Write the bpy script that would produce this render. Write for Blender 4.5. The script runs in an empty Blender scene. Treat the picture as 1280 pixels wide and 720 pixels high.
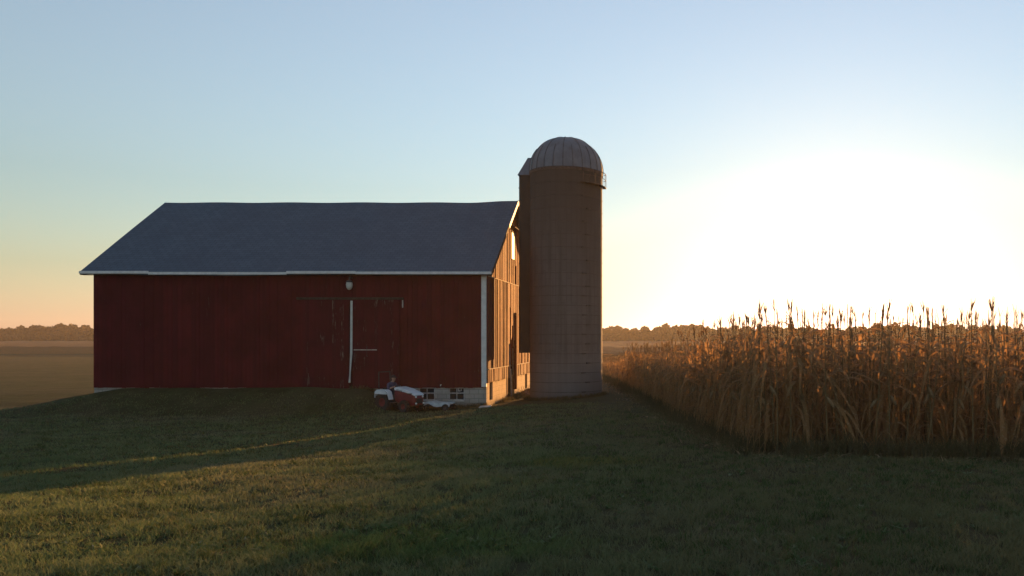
import bpy, bmesh, math, random
import numpy as np
from mathutils import Vector, Matrix, noise

random.seed(7)
rng = np.random.default_rng(7)
scene = bpy.context.scene
COL = scene.collection
R = math.radians
F = 960.0                       # focal length in photo pixels
PXC, PYC, EYE = 845.0, 422.0, 1.7


def at(px, py, Y):
    return Vector(((px - PXC) / F * Y, Y, EYE - (py - PYC) / F * Y))


# ------------------------------------------------------------------ helpers
class MB:
    def __init__(self):
        self.v, self.f, self.m = [], [], []

    def add(self, vs, fs, mi=0):
        o = len(self.v)
        self.v += [tuple(p) for p in vs]
        for f in fs:
            self.f.append(tuple(i + o for i in f))
            self.m.append(mi)
        return self

    def box(self, x0, x1, y0, y1, z0, z1, mi=0, M=None):
        vs = [Vector(p) for p in ((x0, y0, z0), (x1, y0, z0), (x1, y1, z0), (x0, y1, z0),
                                  (x0, y0, z1), (x1, y0, z1), (x1, y1, z1), (x0, y1, z1))]
        if M is not None:
            vs = [M @ p for p in vs]
        return self.add(vs, [(3, 2, 1, 0), (4, 5, 6, 7), (0, 1, 5, 4), (1, 2, 6, 5), (2, 3, 7, 6), (3, 0, 4, 7)], mi)

    def tube(self, pts, rad, n=8, mi=0, cap=True, closed=False):
        pts = [Vector(p) for p in pts]
        rs = rad if isinstance(rad, (list, tuple)) else [rad] * len(pts)
        vs, fs = [], []
        ref = Vector((0, 0, 1))
        k = len(pts)
        for i, p in enumerate(pts):
            if closed:
                d = pts[(i + 1) % k] - pts[i - 1]
            else:
                d = pts[min(i + 1, k - 1)] - pts[max(i - 1, 0)]
            d.normalize()
            u = d.cross(ref)
            if u.length < 0.05:
                u = d.cross(Vector((1, 0, 0)))
            u.normalize()
            w = u.cross(d)
            for j in range(n):
                a = 2 * math.pi * j / n
                vs.append(p + (u * math.cos(a) + w * math.sin(a)) * rs[i])
        for i in range(k if closed else k - 1):
            for j in range(n):
                a, b = i * n + j, i * n + (j + 1) % n
                c, d2 = ((i + 1) % k) * n + (j + 1) % n, ((i + 1) % k) * n + j
                fs.append((a, b, c, d2))
        if cap and not closed:
            fs.append(tuple(range(n))[::-1])
            fs.append(tuple((k - 1) * n + j for j in range(n)))
        return self.add(vs, fs, mi)

    def lathe(self, prof, n=24, axis='z', c=(0, 0, 0), mi=0):
        vs, fs = [], []
        c = Vector(c)
        for r, h in prof:
            for j in range(n):
                a = 2 * math.pi * j / n
                if axis == 'z':
                    p = Vector((r * math.cos(a), r * math.sin(a), h))
                else:
                    p = Vector((r * math.cos(a), h, r * math.sin(a)))
                vs.append(c + p)
        for i in range(len(prof) - 1):
            for j in range(n):
                fs.append((i * n + j, i * n + (j + 1) % n, (i + 1) * n + (j + 1) % n, (i + 1) * n + j))
        return self.add(vs, fs, mi)

    def prism(self, outline, y0, y1, mi=0, M=None):
        """outline in x,z extruded along y"""
        n = len(outline)
        vs = [Vector((x, y0, z)) for x, z in outline] + [Vector((x, y1, z)) for x, z in outline]
        if M is not None:
            vs = [M @ p for p in vs]
        fs = [tuple(range(n)), tuple(range(2 * n - 1, n - 1, -1))]
        for i in range(n):
            j = (i + 1) % n
            fs.append((i, i + n, j + n, j))
        return self.add(vs, fs, mi)

    def build(self, name, mats, parent=None, bevel=0.0, smooth=False, fix=True):
        me = bpy.data.meshes.new(name)
        me.from_pydata(self.v, [], self.f)
        if not isinstance(mats, (list, tuple)):
            mats = [mats]
        for m in mats:
            me.materials.append(m)
        me.polygons.foreach_set('material_index', self.m)
        if fix:
            bm = bmesh.new()
            bm.from_mesh(me)
            bmesh.ops.recalc_face_normals(bm, faces=bm.faces)
            bm.to_mesh(me)
            bm.free()
        if smooth:
            me.polygons.foreach_set('use_smooth', [True] * len(me.polygons))
        me.update()
        o = bpy.data.objects.new(name, me)
        COL.objects.link(o)
        o.parent = parent
        if bevel:
            md = o.modifiers.new('bevel', 'BEVEL')
            md.width = bevel
            md.segments = 2
            md.limit_method = 'ANGLE'
        return o


def np_mesh(name, V, Q, mats, mi=None, parent=None, link=True, smooth=False):
    me = bpy.data.meshes.new(name)
    V = np.ascontiguousarray(V, dtype=np.float32)
    Q = np.ascontiguousarray(Q, dtype=np.int32)
    k = Q.shape[1]
    me.vertices.add(len(V))
    me.vertices.foreach_set('co', V.ravel())
    me.loops.add(Q.size)
    me.loops.foreach_set('vertex_index', Q.ravel())
    me.polygons.add(len(Q))
    me.polygons.foreach_set('loop_start', np.arange(0, Q.size, k, dtype=np.int32))
    if not isinstance(mats, (list, tuple)):
        mats = [mats]
    for m in mats:
        me.materials.append(m)
    if mi is not None:
        me.polygons.foreach_set('material_index', np.ascontiguousarray(mi, dtype=np.int32))
    if smooth:
        me.polygons.foreach_set('use_smooth', np.ones(len(Q), dtype=bool))
    me.update(calc_edges=True)
    me.validate()
    if not link:
        return me
    o = bpy.data.objects.new(name, me)
    COL.objects.link(o)
    o.parent = parent
    return o


def tag(o, label=None, cat=None, group=None, kind=None):
    if label:
        o['label'] = label
    if cat:
        o['category'] = cat
    if group:
        o['group'] = group
    if kind:
        o['kind'] = kind
    return o


def empty(name, loc=(0, 0, 0), rz=0.0):
    o = bpy.data.objects.new(name, None)
    o.empty_display_size = 0.2
    COL.objects.link(o)
    o.location = loc
    o.rotation_euler = (0, 0, rz)
    return o


# ---------------------------------------------------------------- materials
class NT:
    """tiny node-tree builder"""

    def __init__(self, name):
        self.mat = bpy.data.materials.new(name)
        self.mat.use_nodes = True
        self.t = self.mat.node_tree
        self.b = self.t.nodes['Principled BSDF']
        self.out = self.t.nodes['Material Output']
        self.b.inputs['Specular IOR Level'].default_value = 0.25

    def n(self, typ, **kw):
        nd = self.t.nodes.new(typ)
        for k, v in kw.items():
            setattr(nd, k, v)
        return nd

    def put(self, sock, val):
        if hasattr(val, 'links') and hasattr(val, 'is_output'):
            self.t.links.new(val, sock)
        else:
            if isinstance(val, tuple) and len(val) == 3 and sock.type == 'RGBA':
                val = (*val, 1)
            sock.default_value = val

    def pos(self):
        return self.n('ShaderNodeNewGeometry').outputs['Position']

    def obj(self):
        return self.n('ShaderNodeTexCoord').outputs['Object']

    def scale(self, vec, s):
        nd = self.n('ShaderNodeVectorMath', operation='MULTIPLY')
        self.put(nd.inputs[0], vec)
        nd.inputs[1].default_value = s
        return nd.outputs[0]

    def noise(self, vec, s, detail=4, rough=0.6, dist=0.0):
        nd = self.n('ShaderNodeTexNoise')
        self.put(nd.inputs['Vector'], vec)
        nd.inputs['Scale'].default_value = s
        nd.inputs['Detail'].default_value = detail
        nd.inputs['Roughness'].default_value = rough
        nd.inputs['Distortion'].default_value = dist
        return nd.outputs['Fac']

    def ramp(self, fac, a, b):
        nd = self.n('ShaderNodeMapRange', interpolation_type='SMOOTHSTEP')
        self.put(nd.inputs['Value'], fac)
        nd.inputs['From Min'].default_value = a
        nd.inputs['From Max'].default_value = b
        return nd.outputs[0]

    def math(self, op, a, b=0.0, c=0.0):
        nd = self.n('ShaderNodeMath', operation=op)
        self.put(nd.inputs[0], a)
        self.put(nd.inputs[1], b)
        if op in ('MULTIPLY_ADD',):
            self.put(nd.inputs[2], c)
        return nd.outputs[0]

    def mix(self, fac, a, b, blend='MIX'):
        nd = self.n('ShaderNodeMix', data_type='RGBA', blend_type=blend)
        self.put(nd.inputs[0], fac)
        self.put(nd.inputs[6], a)
        self.put(nd.inputs[7], b)
        return nd.outputs[2]

    def sep(self, vec):
        nd = self.n('ShaderNodeSeparateXYZ')
        self.put(nd.inputs[0], vec)
        return nd.outputs

    def white(self, val):
        nd = self.n('ShaderNodeTexWhiteNoise', noise_dimensions='1D')
        self.put(nd.inputs['W'], val)
        return nd.outputs['Value']

    def bump(self, h, strength=0.3, dist=0.02):
        nd = self.n('ShaderNodeBump')
        nd.inputs['Strength'].default_value = strength
        nd.inputs['Distance'].default_value = dist
        self.put(nd.inputs['Height'], h)
        self.t.links.new(nd.outputs[0], self.b.inputs['Normal'])

    def col(self, c):
        self.put(self.b.inputs['Base Color'], c)

    def set(self, rough=None, metal=None, spec=None):
        if rough is not None:
            self.put(self.b.inputs['Roughness'], rough)
        if metal is not None:
            self.b.inputs['Metallic'].default_value = metal
        if spec is not None:
            self.b.inputs['Specular IOR Level'].default_value = spec
        return self

    def translucent(self, col, fac):
        tr = self.n('ShaderNodeBsdfTranslucent')
        self.put(tr.inputs['Color'], col)
        mx = self.n('ShaderNodeMixShader')
        mx.inputs[0].default_value = fac
        self.t.links.new(self.b.outputs[0], mx.inputs[1])
        self.t.links.new(tr.outputs[0], mx.inputs[2])
        self.t.links.new(mx.outputs[0], self.out.inputs['Surface'])


def simple(name, col, rough=0.6, metal=0.0, var=0.25, sc=6.0, spec=0.3):
    t = NT(name)
    nz = t.noise(t.obj(), sc, 5)
    dark = tuple(c * (1 - var) for c in col)
    lite = tuple(min(1, c * (1 + var)) for c in col)
    t.col(t.mix(t.ramp(nz, 0.3, 0.7), dark, lite))
    t.set(rough, metal, spec)
    return t.mat


def board_mat(name, axis, width, paint, paint2, wood, wood_dark, peel, bump=0.4, corner=False):
    """painted vertical boards; peel = threshold of the bare wood patches"""
    t = NT(name)
    o = t.obj()
    s = t.sep(o)
    ax = s[axis]
    idx = t.math('FLOOR', t.math('DIVIDE', ax, width))
    w = t.white(idx)
    grain = t.noise(t.scale(o, (14, 14, 0.9)), 2.0, 6, 0.65, 0.6)
    fine = t.noise(t.scale(o, (40, 40, 1.6)), 2.0, 3, 0.7)
    big = t.noise(o, 0.7, 4, 0.6)
    pc = t.mix(w, paint, paint2)
    pc = t.mix(t.ramp(big, 0.35, 0.7), pc, tuple(c * 0.62 for c in paint))
    wc = t.mix(t.ramp(t.math('ADD', t.math('MULTIPLY', fine, 0.55), t.math('MULTIPLY', grain, 0.45)), 0.40, 0.56), wood_dark, wood)
    wc = t.mix(t.math('MULTIPLY', w, 0.5), wc, wood_dark)
    pk = t.math('ADD', t.math('MULTIPLY', grain, 0.6), t.math('MULTIPLY', big, 0.4))
    pk = t.math('ADD', pk, t.math('MULTIPLY', t.math('SUBTRACT', w, 0.5), 0.10))
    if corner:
        keep = t.math('MULTIPLY', t.ramp(t.math('ADD', ax, t.math('MULTIPLY', grain, 0.5)), 36.4, 35.9), t.ramp(s[2], 4.7, 4.3))  # red paint kept by the corner; its colour also deepens the chute's shadow strip
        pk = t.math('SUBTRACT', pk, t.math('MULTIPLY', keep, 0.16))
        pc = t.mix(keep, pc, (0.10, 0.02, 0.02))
    fc = t.mix(t.ramp(pk, peel, peel + 0.06), pc, wc)
    if corner:
        blot = t.noise(t.scale(o, (1.0, 3.2, 0.8)), 1.5, 6, 0.68, 1.2)
        fc = t.mix(t.math('MULTIPLY', t.ramp(blot, 0.50, 0.60), 0.78), fc, (0.075, 0.026, 0.014))
    t.col(fc)
    t.bump(t.math('ADD', grain, t.math('MULTIPLY', fine, 0.5)), bump, 0.01)
    t.set(0.85, 0, 0.15)
    return t.mat


M = {}
M['barn_red'] = board_mat('barn_red_boards', 0, 0.21, (0.100, 0.007, 0.012), (0.076, 0.006, 0.011), (0.22, 0.18, 0.16), (0.10, 0.07, 0.06), 0.655)
M['door_red'] = board_mat('door_red_boards', 0, 0.17, (0.092, 0.007, 0.013), (0.070, 0.006, 0.012), (0.24, 0.20, 0.18), (0.10, 0.075, 0.065), 0.585)
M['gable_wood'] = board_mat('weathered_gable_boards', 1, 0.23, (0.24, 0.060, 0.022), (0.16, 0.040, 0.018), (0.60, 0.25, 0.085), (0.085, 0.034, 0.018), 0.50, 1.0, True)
M['skirt_wood'] = board_mat('weathered_skirt_boards', 1, 0.19, (0.24, 0.075, 0.034), (0.17, 0.055, 0.028), (0.40, 0.22, 0.11), (0.14, 0.08, 0.05), 0.52, 0.7)
M['old_wood'] = simple('bare_grey_wood', (0.34, 0.26, 0.19), 0.85, 0, 0.35, 9)
M['dark_wood'] = simple('dark_old_wood', (0.05, 0.035, 0.028), 0.9, 0, 0.4, 9)
M['white_trim'] = simple('white_painted_trim', (0.62, 0.62, 0.60), 0.55, 0, 0.10, 5)
M['dull_trim'] = simple('dull_white_trim', (0.36, 0.35, 0.34), 0.7, 0, 0.3, 9)


def roof_mat():
    t = NT('grey_roof_shingles')
    o = t.obj()
    br = t.n('ShaderNodeTexBrick')
    s = t.sep(o)
    cv = t.n('ShaderNodeCombineXYZ')
    t.put(cv.inputs[0], s[0])
    t.put(cv.inputs[1], t.math('MULTIPLY', s[2], 1.6))
    t.put(br.inputs['Vector'], cv.outputs[0])
    br.inputs['Scale'].default_value = 1.0
    br.inputs['Mortar Size'].default_value = 0.012
    br.inputs['Brick Width'].default_value = 0.32
    br.inputs['Row Height'].default_value = 0.18
    t.put(br.inputs['Color1'], (0.072, 0.106, 0.145))
    t.put(br.inputs['Color2'], (0.056, 0.084, 0.118))
    t.put(br.inputs['Mortar'], (0.032, 0.046, 0.064))
    nz = t.noise(o, 0.5, 5)
    st = t.noise(t.scale(o, (3.0, 0.3, 0.3)), 1.0, 4)
    c = t.mix(t.math('MULTIPLY', t.ramp(nz, 0.35, 0.75), 0.35), br.outputs['Color'], (0.044, 0.062, 0.088))
    c = t.mix(t.math('MULTIPLY', t.ramp(st, 0.5, 0.8), 0.25), c, (0.10, 0.13, 0.165))
    t.col(c)
    t.bump(br.outputs['Fac'], 0.25, -0.01)
    t.set(0.7, 0, 0.3)
    return t.mat


M['roof'] = roof_mat()


def block_mat(name, axis, c1, c2, mortar):
    t = NT(name)
    o = t.obj()
    s = t.sep(o)
    cv = t.n('ShaderNodeCombineXYZ')
    t.put(cv.inputs[0], s[axis])
    t.put(cv.inputs[1], s[2])
    br = t.n('ShaderNodeTexBrick')
    t.put(br.inputs['Vector'], cv.outputs[0])
    br.inputs['Scale'].default_value = 1.0
    br.inputs['Mortar Size'].default_value = 0.012
    br.inputs['Brick Width'].default_value = 0.41
    br.inputs['Row Height'].default_value = 0.205
    t.put(br.inputs['Color1'], c1)
    t.put(br.inputs['Color2'], c2)
    t.put(br.inputs['Mortar'], mortar)
    nz = t.noise(o, 2.2, 6, 0.65)
    c = t.mix(t.math('MULTIPLY', t.ramp(nz, 0.42, 0.75), 0.55), br.outputs['Color'], tuple(x * 0.5 for x in c1))
    low = t.math('ADD', s[2], t.math('MULTIPLY', nz, 0.5))
    c = t.mix(t.math('MULTIPLY', t.ramp(low, -0.7, -1.25), 0.5), c, (0.10, 0.085, 0.06))
    t.col(c)
    t.bump(t.math('ADD', t.math('MULTIPLY', br.outputs['Fac'], -1.0), t.math('MULTIPLY', nz, 0.5)), 0.5, 0.02)
    t.set(0.9, 0, 0.15)
    return t.mat


M['block'] = block_mat('concrete_block', 0, (0.36, 0.34, 0.30), (0.28, 0.265, 0.24), (0.20, 0.19, 0.17))
M['gable_block'] = block_mat('painted_gable_block', 1, (0.56, 0.43, 0.28), (0.54, 0.415, 0.27), (0.48, 0.37, 0.24))


def stave_mat():
    t = NT('silo_concrete_staves')
    o = t.obj()
    s = t.sep(o)
    ang = t.math('ARCTAN2', s[1], s[0])
    cv = t.n('ShaderNodeCombineXYZ')
    t.put(cv.inputs[0], s[2])
    t.put(cv.inputs[1], t.math('MULTIPLY', ang, 1.78))
    br = t.n('ShaderNodeTexBrick')
    t.put(br.inputs['Vector'], cv.outputs[0])
    br.inputs['Scale'].default_value = 1.0
    br.inputs['Mortar Size'].default_value = 0.006
    br.inputs['Brick Width'].default_value = 0.76
    br.inputs['Row Height'].default_value = 0.2543
    t.put(br.inputs['Color1'], (0.108, 0.108, 0.110))
    t.put(br.inputs['Color2'], (0.098, 0.098, 0.100))
    t.put(br.inputs['Mortar'], (0.062, 0.060, 0.058))
    streak = t.noise(t.scale(o, (3.2, 3.2, 0.22)), 1.2, 6, 0.6)
    blot = t.noise(o, 0.8, 5, 0.6)
    c = t.mix(t.math('MULTIPLY', t.ramp(streak, 0.42, 0.72), 0.6), br.outputs['Color'], (0.064, 0.062, 0.061))
    c = t.mix(t.math('MULTIPLY', t.ramp(blot, 0.5, 0.75), 0.4), c, (0.130, 0.130, 0.132))
    # a paler, patched lower band, and darker staves towards the top
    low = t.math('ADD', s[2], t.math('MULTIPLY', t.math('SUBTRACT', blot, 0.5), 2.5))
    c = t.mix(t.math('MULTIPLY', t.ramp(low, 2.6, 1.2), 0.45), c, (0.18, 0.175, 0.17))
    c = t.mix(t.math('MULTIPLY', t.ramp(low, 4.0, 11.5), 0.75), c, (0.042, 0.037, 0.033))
    t.col(c)
    t.bump(t.math('ADD', br.outputs['Fac'], t.math('MULTIPLY', blot, -0.4)), 0.35, -0.015)
    t.set(0.92, 0, 0.12)
    return t.mat


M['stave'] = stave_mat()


def galv(name, col, var, rough, metal):
    t = NT(name)
    o = t.obj()
    nz = t.noise(o, 1.6, 6, 0.65)
    st = t.noise(t.scale(o, (5, 5, 0.5)), 1.2, 5)
    c = t.mix(t.ramp(nz, 0.3, 0.7), tuple(x * (1 - var) for x in col), col)
    c = t.mix(t.math('MULTIPLY', t.ramp(st, 0.52, 0.75), 0.4), c, (0.05, 0.04, 0.036))
    t.col(c)
    t.put(t.b.inputs['Roughness'], t.math('MULTIPLY_ADD', nz, 0.25, rough - 0.1))
    t.set(None, metal, 0.4)
    return t.mat


M['galv'] = galv('weathered_galvanised_sheet', (0.135, 0.165, 0.20), 0.3, 0.62, 0.1)
M['chute_metal'] = galv('dull_chute_sheet', (0.036, 0.031, 0.029), 0.35, 0.75, 0.1)
M['steel'] = simple('rusty_steel', (0.085, 0.065, 0.055), 0.7, 0.4, 0.35, 10)
M['hoop'] = simple('dull_hoop_steel', (0.060, 0.055, 0.052), 0.8, 0.1, 0.3, 6)
M['seam'] = simple('dark_seam_sheet', (0.075, 0.085, 0.10), 0.7, 0.1, 0.3, 6)
M['glass'] = NT('dark_window_glass').set(0.12, 0, 0.5).mat
M['glass'].node_tree.nodes['Principled BSDF'].inputs['Base Color'].default_value = (0.012, 0.014, 0.016, 1)
M['lamp_glass'] = simple('dusty_lamp_glass', (0.55, 0.54, 0.48), 0.35, 0, 0.1)
M['tractor_red'] = simple('faded_tractor_red', (0.14, 0.007, 0.013), 0.4, 0, 0.2, 4, 0.5)
M['tractor_white'] = simple('white_tractor_paint', (0.62, 0.63, 0.65), 0.4, 0, 0.12, 4, 0.5)
M['rim_red'] = simple('muddy_rim_paint', (0.13, 0.016, 0.016), 0.6, 0, 0.3, 6)
M['tyre'] = simple('black_tyre_rubber', (0.022, 0.022, 0.022), 0.85, 0, 0.3, 8)
M['black'] = simple('black_plastic', (0.02, 0.02, 0.022), 0.5, 0, 0.25)
M['iron'] = simple('dark_grey_iron', (0.05, 0.05, 0.052), 0.6, 0.3, 0.3)
M['lens'] = simple('clear_lamp_lens', (0.8, 0.8, 0.78), 0.15, 0, 0.05, 4, 0.6)
M['tarp'] = simple('pale_tarp', (0.40, 0.42, 0.41), 0.75, 0, 0.25, 5)
M['skin'] = simple('skin', (0.42, 0.24, 0.17), 0.55, 0, 0.08, 20)
M['shirt'] = simple('navy_shirt', (0.065, 0.062, 0.11), 0.9, 0, 0.2, 9)
M['jeans'] = simple('dark_trousers', (0.03, 0.034, 0.05), 0.9, 0, 0.25, 9)
M['boot'] = simple('brown_boot', (0.05, 0.03, 0.02), 0.7)
M['cap'] = simple('dark_cap', (0.03, 0.025, 0.03), 0.85)
M['slab'] = simple('pale_concrete_slab', (0.36, 0.35, 0.32), 0.9, 0, 0.3, 5)
M['heap'] = simple('dry_dirt_and_brush', (0.17, 0.115, 0.07), 0.95, 0, 0.45, 7)

# edge of the cornfield in plan: x = CE0 - CE1*y
CE1 = 0.1826 / 1.2
CE0 = 0.1826 * 22.5
HEAD_Y = 14.4


def edge_x(y):
    return CE0 - CE1 * y


def ground_mat():
    t = NT('lawn_and_soil')
    p = t.pos()
    s = t.sep(p)
    big = t.noise(p, 0.22, 5, 0.6)
    mid = t.noise(p, 1.1, 6, 0.65, 0.4)
    fin = t.noise(p, 7.0, 6, 0.7)
    vf = t.noise(p, 38.0, 4, 0.7)
    g = t.mix(t.ramp(mid, 0.32, 0.68), (0.028, 0.038, 0.014), (0.058, 0.070, 0.028))
    g = t.mix(t.math('MULTIPLY', t.ramp(fin, 0.45, 0.7), 0.75), g, (0.085, 0.072, 0.042))
    g = t.mix(t.math('MULTIPLY', t.ramp(big, 0.42, 0.62), 0.55), g, (0.080, 0.070, 0.040))
    g = t.mix(t.math('MULTIPLY', t.ramp(vf, 0.50, 0.66), 0.8), g, (0.014, 0.017, 0.007))

    # a lusher, greener patch and a yellow-green one in the lawn
    def patch(cx, cy, rx, ry):
        a = t.math('DIVIDE', t.math('SUBTRACT', s[0], cx), rx)
        b = t.math('DIVIDE', t.math('SUBTRACT', s[1], cy), ry)
        d = t.math('SQRT', t.math('ADD', t.math('MULTIPLY', a, a), t.math('MULTIPLY', b, b)))
        d = t.math('ADD', d, t.math('MULTIPLY', t.math('SUBTRACT', mid, 0.5), 1.1))
        return t.ramp(d, 1.05, 0.55)
    g = t.mix(t.math('MULTIPLY', patch(-2.2, 7.0, 1.6, 0.75), 0.5), g, (0.038, 0.078, 0.016))
    g = t.mix(t.math('MULTIPLY', patch(-1.6, 13.6, 1.25, 0.9), 0.6), g, (0.085, 0.085, 0.015))
    fd = t.math('SUBTRACT', s[0], t.math('MULTIPLY_ADD', s[1], -CE1, CE0))
    g = t.mix(t.math('MULTIPLY', t.ramp(fd, -7.5, -0.5), 0.6), g, (0.095, 0.066, 0.036))  # dry grass by the corn, with the flare's warm tint put into its colour
    soil = t.mix(t.ramp(fin, 0.3, 0.7), (0.055, 0.034, 0.021), (0.11, 0.075, 0.045))
    d = t.math('SUBTRACT', s[0], t.math('MULTIPLY_ADD', s[1], -CE1, CE0))
    d = t.math('ADD', d, t.math('MULTIPLY', t.math('SUBTRACT', mid, 0.5), 1.6))
    dh = t.math('ADD', t.math('SUBTRACT', s[1], HEAD_Y), t.math('MULTIPLY', t.math('SUBTRACT', mid, 0.5), 1.6))
    m = t.math('MULTIPLY', t.ramp(d, -0.6, 0.2), t.ramp(dh, -0.6, 0.2))
    t.col(t.mix(m, g, soil))
    t.bump(t.math('ADD', t.math('MULTIPLY', fin, 0.7), t.math('MULTIPLY', vf, 0.5)), 0.9, 0.06)
    t.set(1.0, 0, 0.05)
    return t.mat


M['ground'] = ground_mat()


def grass_mat():
    t = NT('grass_blades')
    p = t.pos()
    s = t.sep(p)
    a = t.noise(p, 1.1, 6, 0.65, 0.4)
    b = t.noise(p, 60.0, 2, 0.7)
    big = t.noise(p, 0.22, 5, 0.6)
    c = t.mix(t.ramp(a, 0.3, 0.7), (0.085, 0.135, 0.050), (0.150, 0.195, 0.085))
    c = t.mix(t.math('MULTIPLY', t.ramp(big, 0.42, 0.62), 0.55), c, (0.175, 0.165, 0.100))
    c = t.mix(t.ramp(b, 0.56, 0.72), c, (0.22, 0.20, 0.12))

    def patch(cx, cy, rx, ry):
        u = t.math('DIVIDE', t.math('SUBTRACT', s[0], cx), rx)
        v = t.math('DIVIDE', t.math('SUBTRACT', s[1], cy), ry)
        d = t.math('SQRT', t.math('ADD', t.math('MULTIPLY', u, u), t.math('MULTIPLY', v, v)))
        d = t.math('ADD', d, t.math('MULTIPLY', t.math('SUBTRACT', a, 0.5), 1.1))
        return t.ramp(d, 1.05, 0.55)
    c = t.mix(t.math('MULTIPLY', patch(-2.2, 7.0, 1.6, 0.75), 0.5), c, (0.065, 0.15, 0.024))
    c = t.mix(t.math('MULTIPLY', patch(-1.6, 13.6, 1.25, 0.9), 0.6), c, (0.17, 0.17, 0.024))
    fd = t.math('SUBTRACT', s[0], t.math('MULTIPLY_ADD', s[1], -CE1, CE0))
    c = t.mix(t.math('MULTIPLY', t.ramp(fd, -7.5, -0.5), 0.6), c, (0.165, 0.125, 0.06))  # blades browner by the corn too: dry grass plus painted flare tint
    t.col(c)
    t.set(0.7, 0, 0.15)
    t.translucent(c, 0.3)
    return t.mat


M['grass'] = grass_mat()


def leaf_mat(name, c1, c2, c3, tr, sc=3.0):
    t = NT(name)
    p = t.pos()
    a = t.noise(p, sc, 4, 0.6)
    b = t.noise(p, sc * 8, 3, 0.6)
    c = t.mix(t.ramp(a, 0.35, 0.65), c1, c2)
    c = t.mix(t.ramp(b, 0.5, 0.75), c, c3)
    t.col(c)
    t.set(0.75, 0, 0.15)
    t.translucent(c, tr)
    return t.mat


M['corn_leaf'] = leaf_mat('dry_corn_leaf', (0.36, 0.20, 0.09), (0.28, 0.175, 0.075), (0.44, 0.30, 0.17), 0.5)
M['corn_stalk'] = leaf_mat('corn_stalk', (0.22, 0.14, 0.065), (0.17, 0.12, 0.055), (0.26, 0.19, 0.10), 0.0)
M['corn_tassel'] = leaf_mat('corn_tassel', (0.16, 0.10, 0.05), (0.22, 0.15, 0.08), (0.28, 0.20, 0.11), 0.3)
M['corn_husk'] = leaf_mat('corn_husk', (0.28, 0.19, 0.10), (0.22, 0.15, 0.08), (0.33, 0.25, 0.15), 0.1)
M['wood_leaf'] = leaf_mat('far_tree_leaves', (0.045, 0.048, 0.018), (0.075, 0.060, 0.024), (0.10, 0.060, 0.024), 0.25, 0.12)
M['bark'] = simple('bark', (0.08, 0.06, 0.045), 0.95, 0, 0.3, 4)
M['tuft'] = leaf_mat('coarse_tuft', (0.05, 0.08, 0.022), (0.085, 0.11, 0.036), (0.19, 0.175, 0.10), 0.25, 0.8)
M['broadleaf'] = leaf_mat('broad_weed_leaf', (0.06, 0.10, 0.03), (0.11, 0.14, 0.055), (0.24, 0.24, 0.16), 0.2, 1.5)
M['weed'] = leaf_mat('dry_weeds', (0.095, 0.085, 0.035), (0.13, 0.10, 0.05), (0.21, 0.17, 0.09), 0.35)

# ------------------------------------------------------------------ terrain
AY = np.array([-80, 0, 5, 12, 22.5, 31, 40, 57, 80, 150, 250, 330, 420, 700], float) * 1.2
AD = np.array([1.7, 1.7, 1.80, 2.20, 2.66, 2.66, 2.76, 3.25, 3.6, 3.9, 3.75, 3.3, 2.8, 2.0])


def sst(a, b, x):
    u = np.clip((np.asarray(x, float) - a) / (b - a), 0, 1)
    return u * u * (3 - 2 * u)


def hgt(X, Y):
    X = np.asarray(X, float)
    Y = np.asarray(Y, float)
    D = np.interp(Y, AY, AD)
    D = 0.5 * D + 0.25 * (np.interp(Y - 3, AY, AD) + np.interp(Y + 3, AY, AD))
    side = 0.048 * np.clip(-X, 0, 10.5) * sst(3, 20, Y) * (1 - sst(120, 220, Y))
    D = D + side
    # earth bank that climbs to the barn doors on the left
    bank = 0.92 * sst(-11.9, -14.0, X) * sst(31.0, 34.0, Y) * (1 - sst(50, 70, Y)) * (1 - sst(-24, -30, X))
    D = D - bank
    z = EYE - D
    und = 0.035 * np.sin(X * 0.9 + 0.4 * Y) * np.cos(Y * 0.55 - 0.2 * X) + 0.02 * np.sin(X * 2.3 + 1.3) * np.sin(Y * 1.9)
    return z + und * sst(2, 8, Y) * (1 - sst(60, 120, Y))


def h1(x, y):
    return float(hgt(x, y))


def axis_pts(lo, hi, fine_lo, fine_hi, step, grow=1.18):
    pts = list(np.arange(fine_lo, fine_hi, step))
    s, x = step, fine_hi
    while x < hi:
        pts.append(x)
        s *= grow
        x += s
    pts.append(hi)
    s, x = step, fine_lo
    while x > lo:
        s *= grow
        x -= s
        pts.insert(0, max(x, lo))
    return np.unique(np.round(pts, 3))


gx = axis_pts(-520, 420, -20, 9, 0.25)
gy = axis_pts(-60, 560, 3, 46, 0.25)
GX, GY = np.meshgrid(gx, gy, indexing='ij')
GZ = hgt(GX, GY)
nx_, ny_ = GX.shape
idx = np.arange(nx_ * ny_).reshape(nx_, ny_)
Q = np.stack([idx[:-1, :-1], idx[1:, :-1], idx[1:, 1:], idx[:-1, 1:]], -1).reshape(-1, 4)
ground = np_mesh('ground', np.stack([GX, GY, GZ], -1).reshape(-1, 3), Q, M['ground'], smooth=True)
tag(ground, 'dark uneven mown lawn sloping down to the barn and the cornfield', 'ground', None, 'structure')

# ------------------------------------------------------------------- barn
BX, BY0, BYR, BY1 = -8.47, 34.3, 39.6, 44.9
BXL = -26.0
EZ, RZ = 4.62, 8.75
EYV = 33.94                      # eave line in y
SL = (RZ - EZ) / (BYR - EYV)


def roof_z(y):
    return EZ + (y - EYV) * SL if y <= BYR else EZ + (2 * BYR - EYV - y) * SL


barn = empty('barn', (0, 0, 0))
tag(barn, 'long dark red gabled barn with grey roof on a block foundation', 'barn')

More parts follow.
